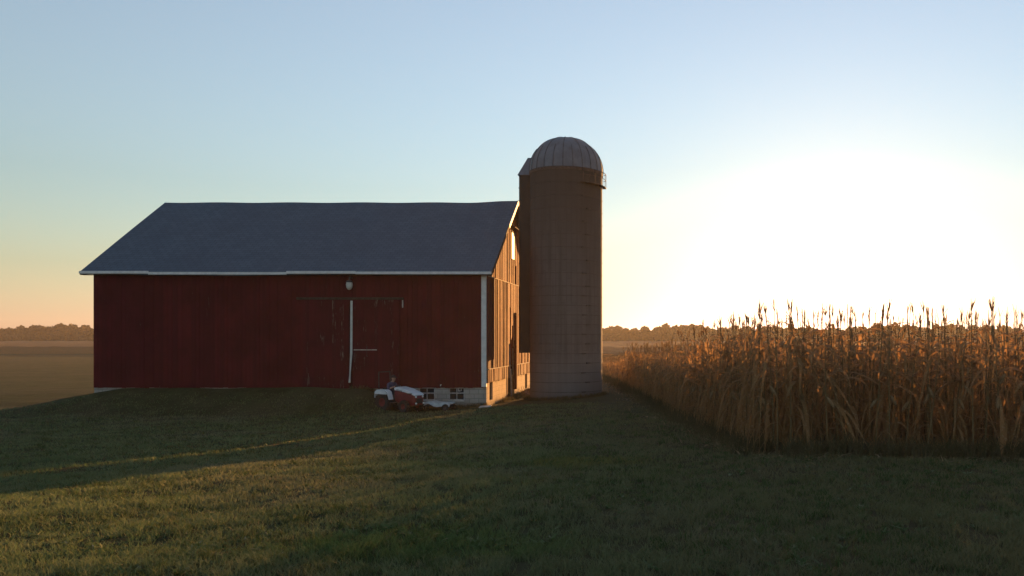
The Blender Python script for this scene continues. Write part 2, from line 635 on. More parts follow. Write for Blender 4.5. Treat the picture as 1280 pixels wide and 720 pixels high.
# front wall boards
b = MB()
x = BXL
while x < BX - 0.02:
    w = random.uniform(0.185, 0.235)
    x1 = min(x + w, BX - 0.13)
    if x1 - x < 0.05:
        break
    off = random.uniform(-0.007, 0.007)
    b.box(x, x1 - random.uniform(0.006, 0.016), BY0 + off - 0.012, BY0 + 0.05 + off, -0.53 - random.uniform(0, 0.025), 4.66)
    x = x1
b.build('front_wall', M['barn_red'], barn)
# corner board, two lengths with a joint, like the photograph
b = MB()
b.box(BX - 0.215, BX + 0.002, BY0 - 0.055, BY0 + 0.06, 0.38, 4.60)
b.box(BX - 0.207, BX + 0.010, BY0 - 0.062, BY0 + 0.06, -0.50, 0.377)
b.build('corner_board', M['white_trim'], barn, bevel=0.008)

# gable boards in tiers with real gaps and broken ends
HOLES = [(38.9, 39.15, 1.0, 3.2), (39.5, 39.72, 1.0, 2.3), (38.62, 40.1, -2.0, 1.05), (39.42, 40.28, 5.75, 7.16), (39.78, 40.05, 4.95, 5.75), (40.4, 40.75, 4.5, 5.45)]


def tier(mb, z0, z1f, proud, tilt, seed, wmin=0.19, wmax=0.29, jag=0.02, holes=(), ylo=BY0 + 0.03, yhi=BY1 - 0.02):
    rd = random.Random(seed)
    y = ylo
    while y < yhi - 0.01:
        y2 = min(y + rd.uniform(wmin, wmax), yhi)
        ym = 0.5 * (y + y2)
        za, zb = z0 - rd.uniform(0, jag), z1f(ym)
        segs = [(za, zb)]
        for (h0, h1_, k0, k1) in holes:
            if ym > h0 and ym < h1_:
                ns = []
                for (p, q) in segs:
                    if k0 > p + 0.02:
                        ns.append((p, min(q, k0)))
                    if k1 < q - 0.02:
                        ns.append((max(p, k1 + rd.uniform(0, 0.7) * (1 if k0 < 0 else 0.05)), q))
                segs = ns
        off = proud + rd.uniform(-0.02, 0.02)
        tw = -rd.uniform(-0.25 * tilt, 1.0 * tilt)  # boards mostly leaned towards the sun, shaped to catch more light
        gap = rd.uniform(0.004, 0.014)
        for (p, q) in segs:
            if q - p < 0.03:
                continue
            o1, o2 = off - tw, off + tw
            vs = [(BX + o1, y, p), (BX + o2, y2 - gap, p), (BX - 0.06, y2 - gap, p), (BX - 0.06, y, p),
                  (BX + o1 + rd.uniform(-.008, .008), y, min(q, z1f(y) if z1f(y) < q else q)), (BX + o2 + rd.uniform(-.008, .008), y2 - gap, q),
                  (BX - 0.06, y2 - gap, q), (BX - 0.06, y, q)]
            mb.add(vs, [(3, 2, 1, 0), (4, 5, 6, 7), (0, 1, 5, 4), (1, 2, 6, 5), (2, 3, 7, 6), (3, 0, 4, 7)])
        y = y2


b = MB()
tier(b, 4.45, lambda yy: roof_z(yy) - 0.16, 0.0, 0.010, 3, holes=HOLES)
tier(b, 0.27, lambda yy: min(4.452, roof_z(yy) - 0.16), 0.045, 0.013, 5, jag=0.03, holes=HOLES)
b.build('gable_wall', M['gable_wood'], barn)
for (ya, yb) in ((BY0 + 0.03, 38.44), (40.31, BY1 - 0.02)):
    b = MB()
    tier(b, -0.30, lambda yy: 0.285, 0.085, 0.008, 9, 0.15, 0.22, 0.05, ylo=ya, yhi=yb)
    b.build('skirt_boarding', M['skirt_wood'], barn)
    MB().box(BX + 0.03, BX + 0.125, ya - 0.01, yb, 0.27, 0.30).build('ledge_board', M['old_wood'], barn)
b = MB()
b.box(BX + 0.02, BX + 0.075, BY0 + 0.05, BY1 - 0.1, 4.44, 4.475)
b.build('ledge_board', M['old_wood'], barn)
# doorway posts and lintel, broken boards hanging in it
b = MB()
b.box(BX - 0.05, BX + 0.02, 38.45, 38.60, -1.5, 1.0)
b.box(BX - 0.05, BX + 0.15, 40.12, 40.30, -1.0, 3.0)

b.build('door_frame', M['skirt_wood'], barn, bevel=0.01)
for (ya, za, yb, zb, ww, m) in ((38.95, 1.5, 39.12, -0.35, 0.07, 'dull_trim'), (39.35, 1.7, 39.30, 0.35, 0.10, 'gable_wood'),
                                (39.75, 1.15, 39.85, -0.25, 0.05, 'old_wood'), (38.75, 0.5, 39.35, 0.25, 0.05, 'dull_trim'), (39.45, -1.4, 39.3, 0.1, 0.08, 'dull_trim')):
    b = MB()
    b.tube([(BX + 0.02, ya, za), (BX + 0.01, yb, zb)], ww * 0.5, 4)
    b.build('broken_board', M[m], barn)
# hay door (white panel), its hood
hd = MB().box(BX - 0.02, BX + 0.02, 39.45, 40.26, 5.77, 7.14).build('hay_door', M['white_trim'], barn, bevel=0.006)
b = MB()
for (y0, y1, z0, z1) in ((39.40, 39.45, 5.72, 7.2), (40.26, 40.31, 5.72, 7.2), (39.45, 40.26, 7.14, 7.2)):
    b.box(BX - 0.03, BX + 0.045, y0, y1, z0, z1)
b.build('frame', M['dark_wood'], hd)
b = MB()
b.prism([(BX + 0.0, 7.40), (BX + 0.30, 7.30), (BX + 0.30, 7.34), (BX + 0.0, 7.46)], 39.0, 40.5)
b.build('hood', M['dark_wood'], barn)

# back wall and far gable: closed, plain
b = MB()
b.box(BXL, BX - 0.07, BY1 - 0.06, BY1, -2.0, 4.66)
b.build('back_wall', M['barn_red'], barn)
b = MB()
b.prism([(BY0 + 0.07, -2.0), (BY1 - 0.07, -2.0), (BY1 - 0.07, roof_z(BY1) - 0.2), (BYR, RZ - 0.2), (BY0 + 0.07, roof_z(BY0) - 0.2)], BXL, BXL + 0.06,
        M=Matrix(((0, 1, 0, 0), (1, 0, 0, 0), (0, 0, 1, 0), (0, 0, 0, 1))))
b.build('far_gable_wall', M['gable_wood'], barn)

# foundation: front block wall split round its windows, gable wall split round slots and doorway
b = MB()
fy0, fy1 = BY0 + 0.02, BY0 + 0.25


def fx(px):
    return (px - PXC) / F * fy0


WINS = [(fx(523.5), fx(543.5)), (fx(561), fx(580.5))]
zb_, zt_ = -0.55, -0.53
wz0, wz1 = 1.7 - (500 - PYC) / F * fy0, -0.56
xs = [BXL] + [v for w in WINS for v in w] + [BX]
for i in range(0, len(xs), 2):
    b.box(xs[i], xs[i + 1] - (0.006 if i + 2 == len(xs) else 0), fy0, fy1, -2.1, -0.535)
for (a, c) in WINS:
    b.box(a, c, fy0, fy1, -2.1, wz0)
b.build('foundation', M['block'], barn)
b = MB()
gx0, gx1 = BX - 0.25, BX - 0.005
slots = [(34.90, 35.50), (43.1, 43.75)]
b.box(gx0, gx1, BY0 + 0.255, 34.90, -2.1, -0.28)
b.box(gx0, gx1, slots[0][0], slots[0][1], -2.1, -1.16)
b.box(gx0 + 0.002, BX - 0.006, fy0, fy1, -0.532, -0.30)
b.box(gx0, gx1, 35.50, 38.45, -2.1, -0.28)
b.build('foundation', M['gable_block'], barn)
b = MB()
b.box(gx0, gx1, 40.3, 43.1, -2.1, -0.28)
b.box(gx0, gx1, 43.75, BY1, -2.1, -0.28)
b.box(gx0, gx1, slots[1][0], slots[1][1], -2.1, -1.16)
b.build('foundation', M['gable_block'], barn)
# windows
for k, (a, c) in enumerate(WINS):
    f = MB()
    y0, y1 = fy0 + 0.03, fy0 + 0.075
    f.box(a, a + 0.04, y0, y1, wz0, wz1)
    f.box(c - 0.04, c, y0, y1, wz0, wz1)
    f.box(a + 0.04, c - 0.04, y0, y1, wz0, wz0 + 0.03)
    f.box(a + 0.04, c - 0.04, y0, y1, wz1 - 0.015, wz1 + 0.02)
    mz, mx = wz0 + (wz1 - wz0) * 0.58, a + (c - a) * 0.5
    f.box(a + 0.04, c - 0.04, y0 - 0.004, y1, mz - 0.022, mz + 0.022)
    f.box(mx - 0.015, mx + 0.015, y0 + 0.003, y1, wz0 + 0.03, mz - 0.022)
    f.box(mx - 0.015, mx + 0.015, y0 + 0.003, y1, mz + 0.022, wz1 - 0.015)
    wn = f.build('window', M['dull_trim'], barn)
    MB().box(a + 0.02, c - 0.02, fy0 + 0.055, fy0 + 0.062, wz0 + 0.01, wz1).build('pane', M['glass'], wn)
    if k == 1:
        s = MB()
        # a scrap of pale paper stuck inside the upper right pane
        s.box(mx + 0.05, mx + 0.085, fy0 + 0.045, fy0 + 0.05, mz + 0.07, mz + 0.24)
        s.box(mx + 0.11, mx + 0.15, fy0 + 0.045, fy0 + 0.05, mz + 0.06, mz + 0.15)
        s.box(mx + 0.18, mx + 0.21, fy0 + 0.045, fy0 + 0.05, mz + 0.09, mz + 0.2)
        s.build('paper_scrap', M['dull_trim'], wn)
    MB().box(a - 0.03, c + 0.03, fy0 - 0.05, fy0 + 0.03, wz0 - 0.06, wz0 - 0.003).build('sill', M['slab'], wn)
for (a, c) in slots:
    f = MB()
    f.box(BX - 0.14, BX - 0.09, a, a + 0.04, -1.16, -0.30)
    f.box(BX - 0.14, BX - 0.09, c - 0.04, c, -1.16, -0.30)
    f.box(BX - 0.14, BX - 0.09, a + 0.04, c - 0.04, -0.34, -0.30)
    wn = f.build('window', M['dark_wood'], barn)
    MB().box(BX - 0.13, BX - 0.12, a + 0.02, c - 0.02, -1.16, -0.31).build('pane', M['glass'], wn)
# junction box + tap on the front wall above the foundation
b = MB()
bx_ = fx(551)
b.box(bx_ - 0.10, bx_ + 0.02, BY0 - 0.09, BY0 - 0.022, -0.42, -0.26)
b.build('junction_box', M['door_red'], barn, bevel=0.01)
MB().tube([(bx_ + 0.03, BY0 - 0.02, -0.40), (bx_ + 0.03, BY0 - 0.10, -0.40), (bx_ + 0.03, BY0 - 0.115, -0.46)], 0.022, 8).build('tap', M['white_trim'], barn)

# sliding doors
dz1 = EYE - (374.5 - PYC) / F * 34.2
for k, (xa, xb) in enumerate(((-14.36, -12.30), (-16.62, -14.56))):
    d = MB()
    xx = xa
    while xx < xb - 0.02:
        x2 = min(xx + random.uniform(0.15, 0.19), xb)
        off = random.uniform(-0.006, 0.006)
        d.box(xx, x2 - 0.004, BY0 - 0.115 + off, BY0 - 0.07, -0.56, dz1 - random.uniform(0, 0.03))
        xx = x2
    dr = d.build('sliding_door', M['door_red'], barn)
    if k == 0:
        zr = EYE - (437.3 - PYC) / F * 34.2
        MB().box(xa + 0.02, xa + 1.05, BY0 - 0.145, BY0 - 0.124, zr - 0.02, zr + 0.02).build('rail', M['dull_trim'], dr)
        MB().tube([(xa + 0.62, BY0 - 0.125, zr - 0.30), (xa + 0.62, BY0 - 0.17, zr - 0.27), (xa + 0.62, BY0 - 0.17, zr + 0.12), (xa + 0.62, BY0 - 0.125, zr + 0.15)], 0.014, 6).build('handle', M['iron'], dr)
MB().box(-16.9, -12.15, BY0 - 0.14, BY0 - 0.02, dz1 + 0.005, dz1 + 0.10).build('door_track', M['dark_wood'], barn, bevel=0.01)
b = MB()
b.tube([(-14.44, BY0 - 0.13, dz1 - 0.05), (-14.45, BY0 - 0.13, 1.0), (-14.53, BY0 - 0.13, -0.30)], [0.052, 0.052, 0.045], 4)
b.build('door_trim', M['white_trim'], barn)
MB().box(-12.22, -12.17, BY0 - 0.05, BY0 - 0.02, dz1 - 0.36, dz1 - 0.02).build('door_stop', M['dull_trim'], barn)
# wall lamp
lx, lz = -14.46, EYE - (357 - PYC) / F * 34.1
lamp = MB().tube([(lx, BY0 - 0.02, lz + 0.35), (lx, BY0 - 0.28, lz + 0.36), (lx, BY0 - 0.30, lz + 0.22)], 0.03, 8).build('wall_lamp', M['iron'], barn)
b = MB()
b.lathe([(0.005, 0.24), (0.10, 0.22), (0.14, 0.16), (0.14, 0.13)], 20, c=(lx, BY0 - 0.30, lz))
b.build('lamp_hood', M['iron'], lamp, smooth=True)
b = MB()
b.lathe([(0.12, 0.135), (0.14, 0.04), (0.125, -0.08), (0.075, -0.17), (0.004, -0.2)], 20, c=(lx, BY0 - 0.30, lz))
b.build('globe', M['lamp_glass'], lamp, smooth=True)

# roof: gridded slabs with a sagging ridge
RX0, RX1 = BXL - 0.35, BX + 0.323


def roof_slab(front):
    nx, ny = 60, 10
    V, Fc = [], []
    for layer in (0, 1):
        for i in range(nx + 1):
            xx = RX0 + (RX1 - RX0) * i / nx
            for j in range(ny + 1):
                t = j / ny
                yy = EYV + (BYR - EYV) * t
                sag = -0.085 * sst(0.0, 2.6, RX1 - xx) * (0.25 + 0.75 * t) + 0.012 * math.sin(xx * 1.7 + 4 * t) * sst(0.2, 1.0, RX1 - xx)
                sag -= 0.03 * (1 - t) * math.sin(xx * 0.55) * sst(0.0, 3.0, RX1 - xx)
                zz = EZ + (yy - EYV) * SL + float(sag)
                if layer:
                    zz -= 0.13
                if not front:
                    yy = 2 * BYR - yy
                V.append((xx, yy, zz))
    n1 = (nx + 1) * (ny + 1)
    for i in range(nx):
        for j in range(ny):
            a = i * (ny + 1) + j
            q = (a, a + ny + 1, a + ny + 2, a + 1)
            Fc.append(q)
            Fc.append(tuple(k + n1 for k in reversed(q)))
    for j in range(ny):
        for i0 in (0, nx):
            a = i0 * (ny + 1) + j
            Fc.append((a, a + 1, a + 1 + n1, a + n1))
    for i in range(nx):
        a = i * (ny + 1)
        Fc.append((a, a + ny + 1, a + ny + 1 + n1, a + n1))
    return V, Fc


b = MB()
b.add(*roof_slab(True))
b.add(*roof_slab(False))
roof = b.build('roof', M['roof'], barn)
b = MB()
for i in range(30):
    pass
# gutter along the eave, in lengths that do not quite line up
b = MB()
xx = RX0
while xx < RX1 - 0.01:
    x2 = min(xx + 3.05, RX1)
    sg = -0.03 * math.sin(0.5 * (xx + x2) * 0.55)
    if x2 > RX1 - 3:
        sg = 0
    b.box(xx, x2 - 0.003, EYV - 0.06, EYV - 0.003, EZ - 0.125 + sg, EZ - 0.005 + sg)
    xx = x2
b.build('gutter', M['white_trim'], barn, bevel=0.012)
b = MB()
b.box(RX0, RX1 - 0.04, EYV + 0.02, BY0 - 0.07, EZ - 0.145, EZ - 0.125)
b.build('soffit', M['dark_wood'], barn)
# rake boards: white near the ridge, bare dark lower down


def rake(mb, ya, yb, xo):
    vs = []
    for yy in (ya, yb):
        z = roof_z(yy)
        vs += [(RX1 + 0.002, yy, z + 0.005), (RX1 + xo, yy, z + 0.005), (RX1 + xo, yy, z - 0.20), (RX1 + 0.002, yy, z - 0.20)]
    mb.add(vs, [(0, 1, 2, 3), (7, 6, 5, 4), (0, 4, 5, 1), (1, 5, 6, 2), (2, 6, 7, 3), (3, 7, 4, 0)])


for (ya, yb, xo, mm) in ((37.5, BYR, 0.03, 'white_trim'), (BYR, 41.6, 0.03, 'white_trim'), (EYV, 37.49, 0.018, 'dark_wood'), (41.61, 2 * BYR - EYV, 0.018, 'dark_wood')):
    b = MB()
    rake(b, ya, yb, xo)
    b.build('rake_board', M[mm], barn)

# ------------------------------------------------------------------- silo
SX, SY, SR = -5.45, 38.16, 1.78
SB = -1.9
RIM = 9.90
silo = empty('silo', (SX, SY, h1(SX, SY)))
tag(silo, 'tall round concrete stave silo with ribbed metal dome beside the barn', 'silo')
g0 = silo.location.z


def sp(ang, r, z):
    return Vector((r * math.cos(ang), r * math.sin(ang), z - g0))


b = MB()
n = 96
prof = [(SR, SB - g0), (SR, RIM - g0)]
rows = 24
prof = [(SR, SB - g0 + (RIM - SB) * i / rows) for i in range(rows + 1)]
b.lathe(prof, n)
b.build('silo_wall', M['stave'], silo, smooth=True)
# hoops, each with a lug
zs = -0.9
k = 0
while zs < RIM - 0.1:
    b = MB()
    pts = [sp(2 * math.pi * i / 64, SR + 0.006, zs + random.uniform(-.002, .002)) for i in range(64)]
    b.tube(pts, 0.012, 6, closed=True)
    la = R(-54 + (7 if k % 2 else 0) + random.uniform(-1, 1))
    Mx = Matrix.Translation(sp(la, SR + 0.03, zs)) @ Matrix.Rotation(la, 4, 'Z')
    b.box(-0.03, 0.025, -0.11, 0.11, -0.028, 0.028, M=Mx)
    b.build('hoop', M['hoop'], silo)
    zs += 0.62 if zs > 4 else 0.46
    k += 1
# dome: gores with standing seams
DH = 11.60 - RIM
b = MB()
ng = 24


def dome_r(t):                   # t 0..1 up the dome
    a = t * math.pi / 2
    return math.cos(a) ** 0.92 * (SR + 0.035), math.sin(a) * (DH - 0.06) + 0.06 * t


prof = [(SR + 0.045, RIM - 0.06 - g0)] + [(max(0.002, dome_r(i / 16)[0]), RIM + dome_r(i / 16)[1] - g0) for i in range(17)]
b.lathe(prof, 72)
dome = b.build('dome_roof', M['galv'], silo, smooth=True)
b = MB()
for g in range(ng):
    an = 2 * math.pi * g / ng + 0.05
    top = 16 if g % 2 == 0 else 7
    pts = [sp(an, dome_r(i / 16)[0] + 0.008, RIM + dome_r(i / 16)[1] + 0.004) for i in range(top + 1)]
    pts.insert(0, sp(an, SR + 0.055, RIM - 0.06))
    b.tube(pts, 0.022, 5)
b.build('standing_seam', M['seam'], dome)
b = MB()
b.lathe([(0.002, 11.66 - g0), (0.10, 11.63 - g0), (0.13, 11.56 - g0)], 16)
b.build('cap', M['galv'], dome, smooth=True)
b = MB()
b.lathe([(SR + 0.012, RIM - 0.20 - g0), (SR + 0.03, RIM - 0.20 - g0), (SR + 0.03, RIM - 0.065 - g0), (SR + 0.012, RIM - 0.065 - g0)], 72)
b.build('rim_band', M['steel'], silo)
# maintenance platform with hooped rails near the rim on the right
pl = MB()
for (za, rr) in ((RIM - 0.78, 0.02), (RIM - 0.42, 0.014), (RIM - 0.12, 0.014)):
    pts = [sp(R(a), SR + (0.06 if a in (-62, 6) else 0.19), za) for a in (-62, -58, -50, -42, -34, -26, -18, -10, -2, 2, 6)]
    pl.tube(pts, rr, 6)
for a in range(-58, 4, 10):
    pl.tube([sp(R(a), SR + 0.19, RIM - 0.80), sp(R(a), SR + 0.19, RIM - 0.10)], 0.013, 6)
    pl.tube([sp(R(a), SR - 0.02, RIM - 0.80), sp(R(a), SR + 0.20, RIM - 0.80)], 0.016, 6)
plat = pl.build('platform', M['steel'], silo)
b = MB()
seg = [R(a) for a in range(-58, 3, 4)]
vs = []
for a in seg:
    vs += [sp(a, SR + 0.03, RIM - 0.785), sp(a, SR + 0.18, RIM - 0.785), sp(a, SR + 0.18, RIM - 0.76), sp(a, SR + 0.03, RIM - 0.76)]
fs = []
for i in range(len(seg) - 1):
    for j in range(4):
        fs.append((4 * i + j, 4 * i + (j + 1) % 4, 4 * i + 4 + (j + 1) % 4, 4 * i + 4 + j))
b.add(vs, fs)
b.build('deck', M['steel'], plat)
# chute that hangs down the barn side, with its little hipped roof
CX0, CX1, CY0, CY1 = -7.745, -6.95, 37.78, 38.70
CB, CT = EYE - (441 - PYC) / F * 37.8, EYE + 203 / F * 37.8
b = MB()
lo = lambda p: Vector((p[0] - SX, p[1] - SY, p[2] - g0))
# rounded-corner box profile
prof = []
for (cx, cy, a0) in ((CX0 + 0.12, CY0 + 0.12, 180), (CX1, CY0 + 0.0001, 270), (CX1, CY1, 0), (CX0 + 0.12, CY1 - 0.12, 90)):
    if cx == CX1:
        prof.append((cx, cy))
    else:
        for q in range(5):
            a = R(a0 + q * 22.5)
            prof.append((cx + 0.12 * math.cos(a), cy + 0.12 * math.sin(a)))
vs = []
lev = 14
for i in range(lev + 1):
    z = CB + (CT - CB) * i / lev
    for (px_, py_) in prof:
        vs.append(lo((px_, py_, z)))
m_ = len(prof)
fs = []
for i in range(lev):
    for j in range(m_):
        fs.append((i * m_ + j, i * m_ + (j + 1) % m_, (i + 1) * m_ + (j + 1) % m_, (i + 1) * m_ + j))
fs.append(tuple(range(m_)))
b.add(vs, fs)
chute = b.build('chute', M['chute_metal'], silo)
for i in range(1, lev):
    z = CB + (CT - CB) * i / lev
    b = MB()
    b.box(CX0 - SX - 0.008, CX1 - SX, CY0 - SY - 0.008, CY1 - SY + 0.008, z - 0.012 - g0, z + 0.012 - g0)
    b.build('band', M['chute_metal'], chute)
b = MB()
ov = 0.045
rz_ = EYE + 225 / F * 38.2
ym = 0.5 * (CY0 + CY1)
vs = [lo(p) for p in ((CX0 - ov, CY0 - ov, CT), (CX1 + 0.25, CY0 - ov, CT), (CX1 + 0.25, CY1 + ov, CT), (CX0 - ov, CY1 + ov, CT),
                      (-7.38, ym, rz_), (-6.75, ym, rz_))]
b.add(vs, [(0, 1, 5, 4), (2, 3, 4, 5), (3, 0, 4), (1, 2, 5), (0, 3, 2, 1)])
b.build('chute_roof', M['galv'], chute)

# -------------------------------------------------------------- small things
def blob_mesh(name, cx, cy, rx, ry, hh, mat, seed, n=28):
    b = MB()
    V, Fc = [], []
    for i in range(n + 1):
        for j in range(n + 1):
            u, v = i / n * 2 - 1, j / n * 2 - 1
            d = math.hypot(u, v)
            x, y = u * rx, v * ry
            nz = noise.fractal(Vector((x * 2.3 + seed, y * 2.3, seed)), 1.0, 2.0, 4)
            z = hh * max(0.0, 1 - d) ** 0.7 * (1 + 0.8 * nz) - 0.03 if d < 1 else -0.06
            V.append((x, y, z + h1(cx + x, cy + y) - h1(cx, cy)))
    for i in range(n):
        for j in range(n):
            a = i * (n + 1) + j
            Fc.append((a, a + n + 1, a + n + 2, a + 1))
    b.add(V, Fc)
    o = b.build(name, mat, fix=False)
    o.location = (cx, cy, h1(cx, cy))
    return o


heap = blob_mesh('dirt_heap', -7.75, 42.2, 0.9, 1.9, 0.42, M['heap'], 3.1)
tag(heap, 'low heap of dirt and dead brush against the sunlit gable foundation', 'dirt heap')
tw = MB()
rd = random.Random(4)
for i in range(60):
    a, l = rd.uniform(0, 6.28), rd.uniform(0.2, 0.5)
    p = Vector((rd.uniform(-.5, .5), rd.uniform(-1.2, 1.2), rd.uniform(0.08, 0.3)))
    tw.tube([p, p + Vector((math.cos(a) * l * .6, math.sin(a) * l * .6, rd.uniform(-.05, .3)))], [0.012, 0.004], 4)
tw.build('twigs', M['weed'], heap)
c = at(607, 510, 33.9)
slab = MB().box(-0.26, 0.26, -0.28, 0.28, -0.12, 0.035).build('stone_slab', M['slab'], bevel=0.03)
slab.location = (c.x, 33.85, h1(c.x, 33.85))
slab.rotation_euler = (R(2), R(-3), R(8))
tag(slab, 'pale flat concrete slab lying at the white corner of the barn', 'slab')


def wheel(name, parent, c, r, w, mt, mr, rimr, lugs=0):
    t = MB()
    cx, cy, cz = c
    pr = [(rimr, -w / 2 * 0.8), (r * 0.93, -w / 2), (r, -w / 2 * 0.6), (r, w / 2 * 0.6), (r * 0.93, w / 2), (rimr, w / 2 * 0.8)]
    t.lathe(pr, 32, axis='y')
    for i in range(lugs):
        a = 2 * math.pi * i / lugs
        for sd in (-1, 1):
            Mx = Matrix.Rotation(-a - (0.5 * math.pi / lugs if sd > 0 else 0), 4, 'Y') @ Matrix.Translation((r, sd * w * 0.24, 0)) @ Matrix.Rotation(sd * R(35), 4, 'X')
            t.box(-0.02, 0.03, -w * 0.27, w * 0.27, -0.018, 0.018, M=Mx)
    wo = t.build(name, mt, parent, smooth=False)
    wo.location = c
    rm = MB()
    rm.lathe([(0.002, w * 0.18), (rimr * 0.35, w * 0.2), (rimr * 0.4, w * 0.05), (rimr * 0.85, w * 0.02), (rimr, w * 0.38), (rimr, -w * 0.38), (rimr * 0.85, -w * 0.02), (rimr * 0.4, -w * 0.05), (0.002, -w * 0.1)], 24, axis='y')
    rm.build('rim', mr, wo, smooth=True)
    return wo


# tractor, local +x forward
tx, ty = (489.5 - PXC) / F * 33.2, 33.2
tz = 0.5 * (h1(tx, ty) + h1(tx + 1.2, ty - 0.6))
TR = R(-27)
tr = empty('tractor', (tx, ty, tz), TR)
tr.scale = (0.95, 0.95, 0.92)
tag(tr, 'small red garden tractor with white fenders and hood top parked by the barn wall', 'tractor')
for sd in (-1, 1):
    wheel('rear_wheel', tr, (0, sd * 0.46, 0.42), 0.42, 0.26, M['tyre'], M['rim_red'], 0.2, 18)
    wheel('front_wheel', tr, (1.22, sd * 0.42, 0.26), 0.26, 0.18, M['tyre'], M['rim_red'], 0.13, 14)
    f = MB()
    oc = [(-0.46, 0.62), (-0.44, 0.90), (-0.30, 1.00), (0.20, 1.00), (0.36, 0.90), (0.47, 0.55), (0.44, 0.55), (0.33, 0.87), (0.19, 0.965), (-0.29, 0.965), (-0.41, 0.88), (-0.43, 0.62)]
    f.prism(oc, sd * 0.32, sd * 0.58)
    f.prism([(-0.42, 0.79), (-0.40, 0.87), (-0.28, 0.963), (0.18, 0.963), (0.32, 0.86), (0.34, 0.79)], sd * 0.575, sd * 0.595)
    f.build('fender', M['tractor_white'], tr, bevel=0.012)
# chassis, transmission and deck
b = MB()
b.box(-0.30, 0.45, -0.20, 0.20, 0.28, 0.62)
b.box(0.40, 1.45, -0.14, 0.14, 0.26, 0.50)
b.box(1.14, 1.30, -0.34, 0.34, 0.22, 0.32)
b.box(0.15, 0.62, -0.52, 0.52, 0.38, 0.42)
b.build('chassis', M['iron'], tr, bevel=0.015)
# hood: red lower sides, white sloped top
HW = 0.27
b = MB()
b.prism([(0.48, 0.50), (0.46, 0.99), (1.1, 0.90), (1.64, 0.77), (1.71, 0.66), (1.66, 0.30), (1.35, 0.26), (0.8, 0.34)], -HW, HW)
hood = b.build('hood', M['tractor_red'], tr, bevel=0.035)
b = MB()
b.prism([(0.44, 0.985), (0.46, 1.09), (0.60, 1.13), (1.10, 1.04), (1.62, 0.86), (1.72, 0.78), (1.70, 0.745), (1.64, 0.765), (1.1, 0.895)], -HW - 0.012, HW + 0.012)
b.build('hood_top', M['tractor_white'], hood, bevel=0.04)
b = MB()
for sd in (-1, 1):
    for i in range(5):
        b.box(0.62 + i * 0.07, 0.65 + i * 0.07, sd * (HW + 0.014) - 0.004, sd * (HW + 0.014) + 0.004, 0.95 - i * 0.012, 1.03 - i * 0.014)
    b.box(1.25, 1.55, sd * (HW + 0.014) - 0.004, sd * (HW + 0.014) + 0.004, 0.81, 0.86)
b.build('vent', M['black'], hood)
b = MB()
b.box(1.67, 1.715, -0.17, 0.17, 0.40, 0.62)
b.build('grille', M['black'], hood)
for sd in (-1, 1):
    MB().lathe([(0.002, 0.0), (0.04, 0.01), (0.05, 0.03)], 12, axis='y').build('headlight', M['lens'], hood).matrix_local = Matrix.Translation((1.735, sd * 0.2, 0.70)) @ Matrix.Rotation(R(90), 4, 'Z')
MB().tube([(1.73, 0.22, 0.40), (1.76, 0.22, 0.40)], [0.045, 0.04], 12).build('lamp', M['lens'], hood)
MB().tube([(1.73, -0.22, 0.40), (1.76, -0.22, 0.40)], [0.045, 0.04], 12).build('lamp', M['lens'], hood)
# dash, wheel, seat, ROPS, hitch
b = MB()
b.prism([(0.30, 0.55), (0.34, 0.98), (0.46, 1.06), (0.46, 0.50)], -0.18, 0.18)
b.build('dashboard', M['black'], tr, bevel=0.02)
b = MB()
pts = []
for i in range(24):
    a = 2 * math.pi * i / 24
    pts.append(Vector((0.30 + 0.17 * math.cos(a) * math.cos(R(35)), 0.17 * math.sin(a), 1.09 + 0.17 * math.cos(a) * math.sin(R(35)))))
b.tube(pts, 0.014, 8, closed=True)
b.tube([(0.38, 0, 0.96), (0.30, 0, 1.09)], 0.02, 8)
for a in (0, 2.1, 4.2):
    b.tube([(0.30, 0, 1.09), (0.30 + 0.17 * math.cos(a) * math.cos(R(35)), 0.17 * math.sin(a), 1.09 + 0.17 * math.cos(a) * math.sin(R(35)))], 0.01, 6)
b.build('steering_wheel', M['black'], tr)
b = MB()
b.box(-0.28, 0.16, -0.22, 0.22, 0.62, 0.74)
b.prism([(-0.28, 0.72), (-0.20, 0.74), (-0.27, 1.08), (-0.35, 1.06)], -0.21, 0.21)
b.build('seat', M['black'], tr, bevel=0.035)
b = MB()
for sd in (-1, 1):
    b.tube([(-0.42, sd * 0.33, 0.5), (-0.44, sd * 0.33, 1.35), (-0.46, sd * 0.32, 1.80)], 0.024, 8)
b.tube([(-0.46, -0.32, 1.80), (-0.46, 0.32, 1.80)], 0.024, 8)
b.build('roll_bar', M['iron'], tr)
b = MB()
for sd in (-1, 1):
    b.tube([(-0.28, sd * 0.2, 0.36), (-0.80, sd * 0.28, 0.22)], 0.025, 6)
    b.tube([(-0.32, sd * 0.2, 0.66), (-0.66, sd * 0.26, 0.27)], 0.016, 6)
b.tube([(-0.30, 0, 0.62), (-0.78, 0.0, 0.48)], 0.018, 6)
b.build('hitch', M['dull_trim'], tr)


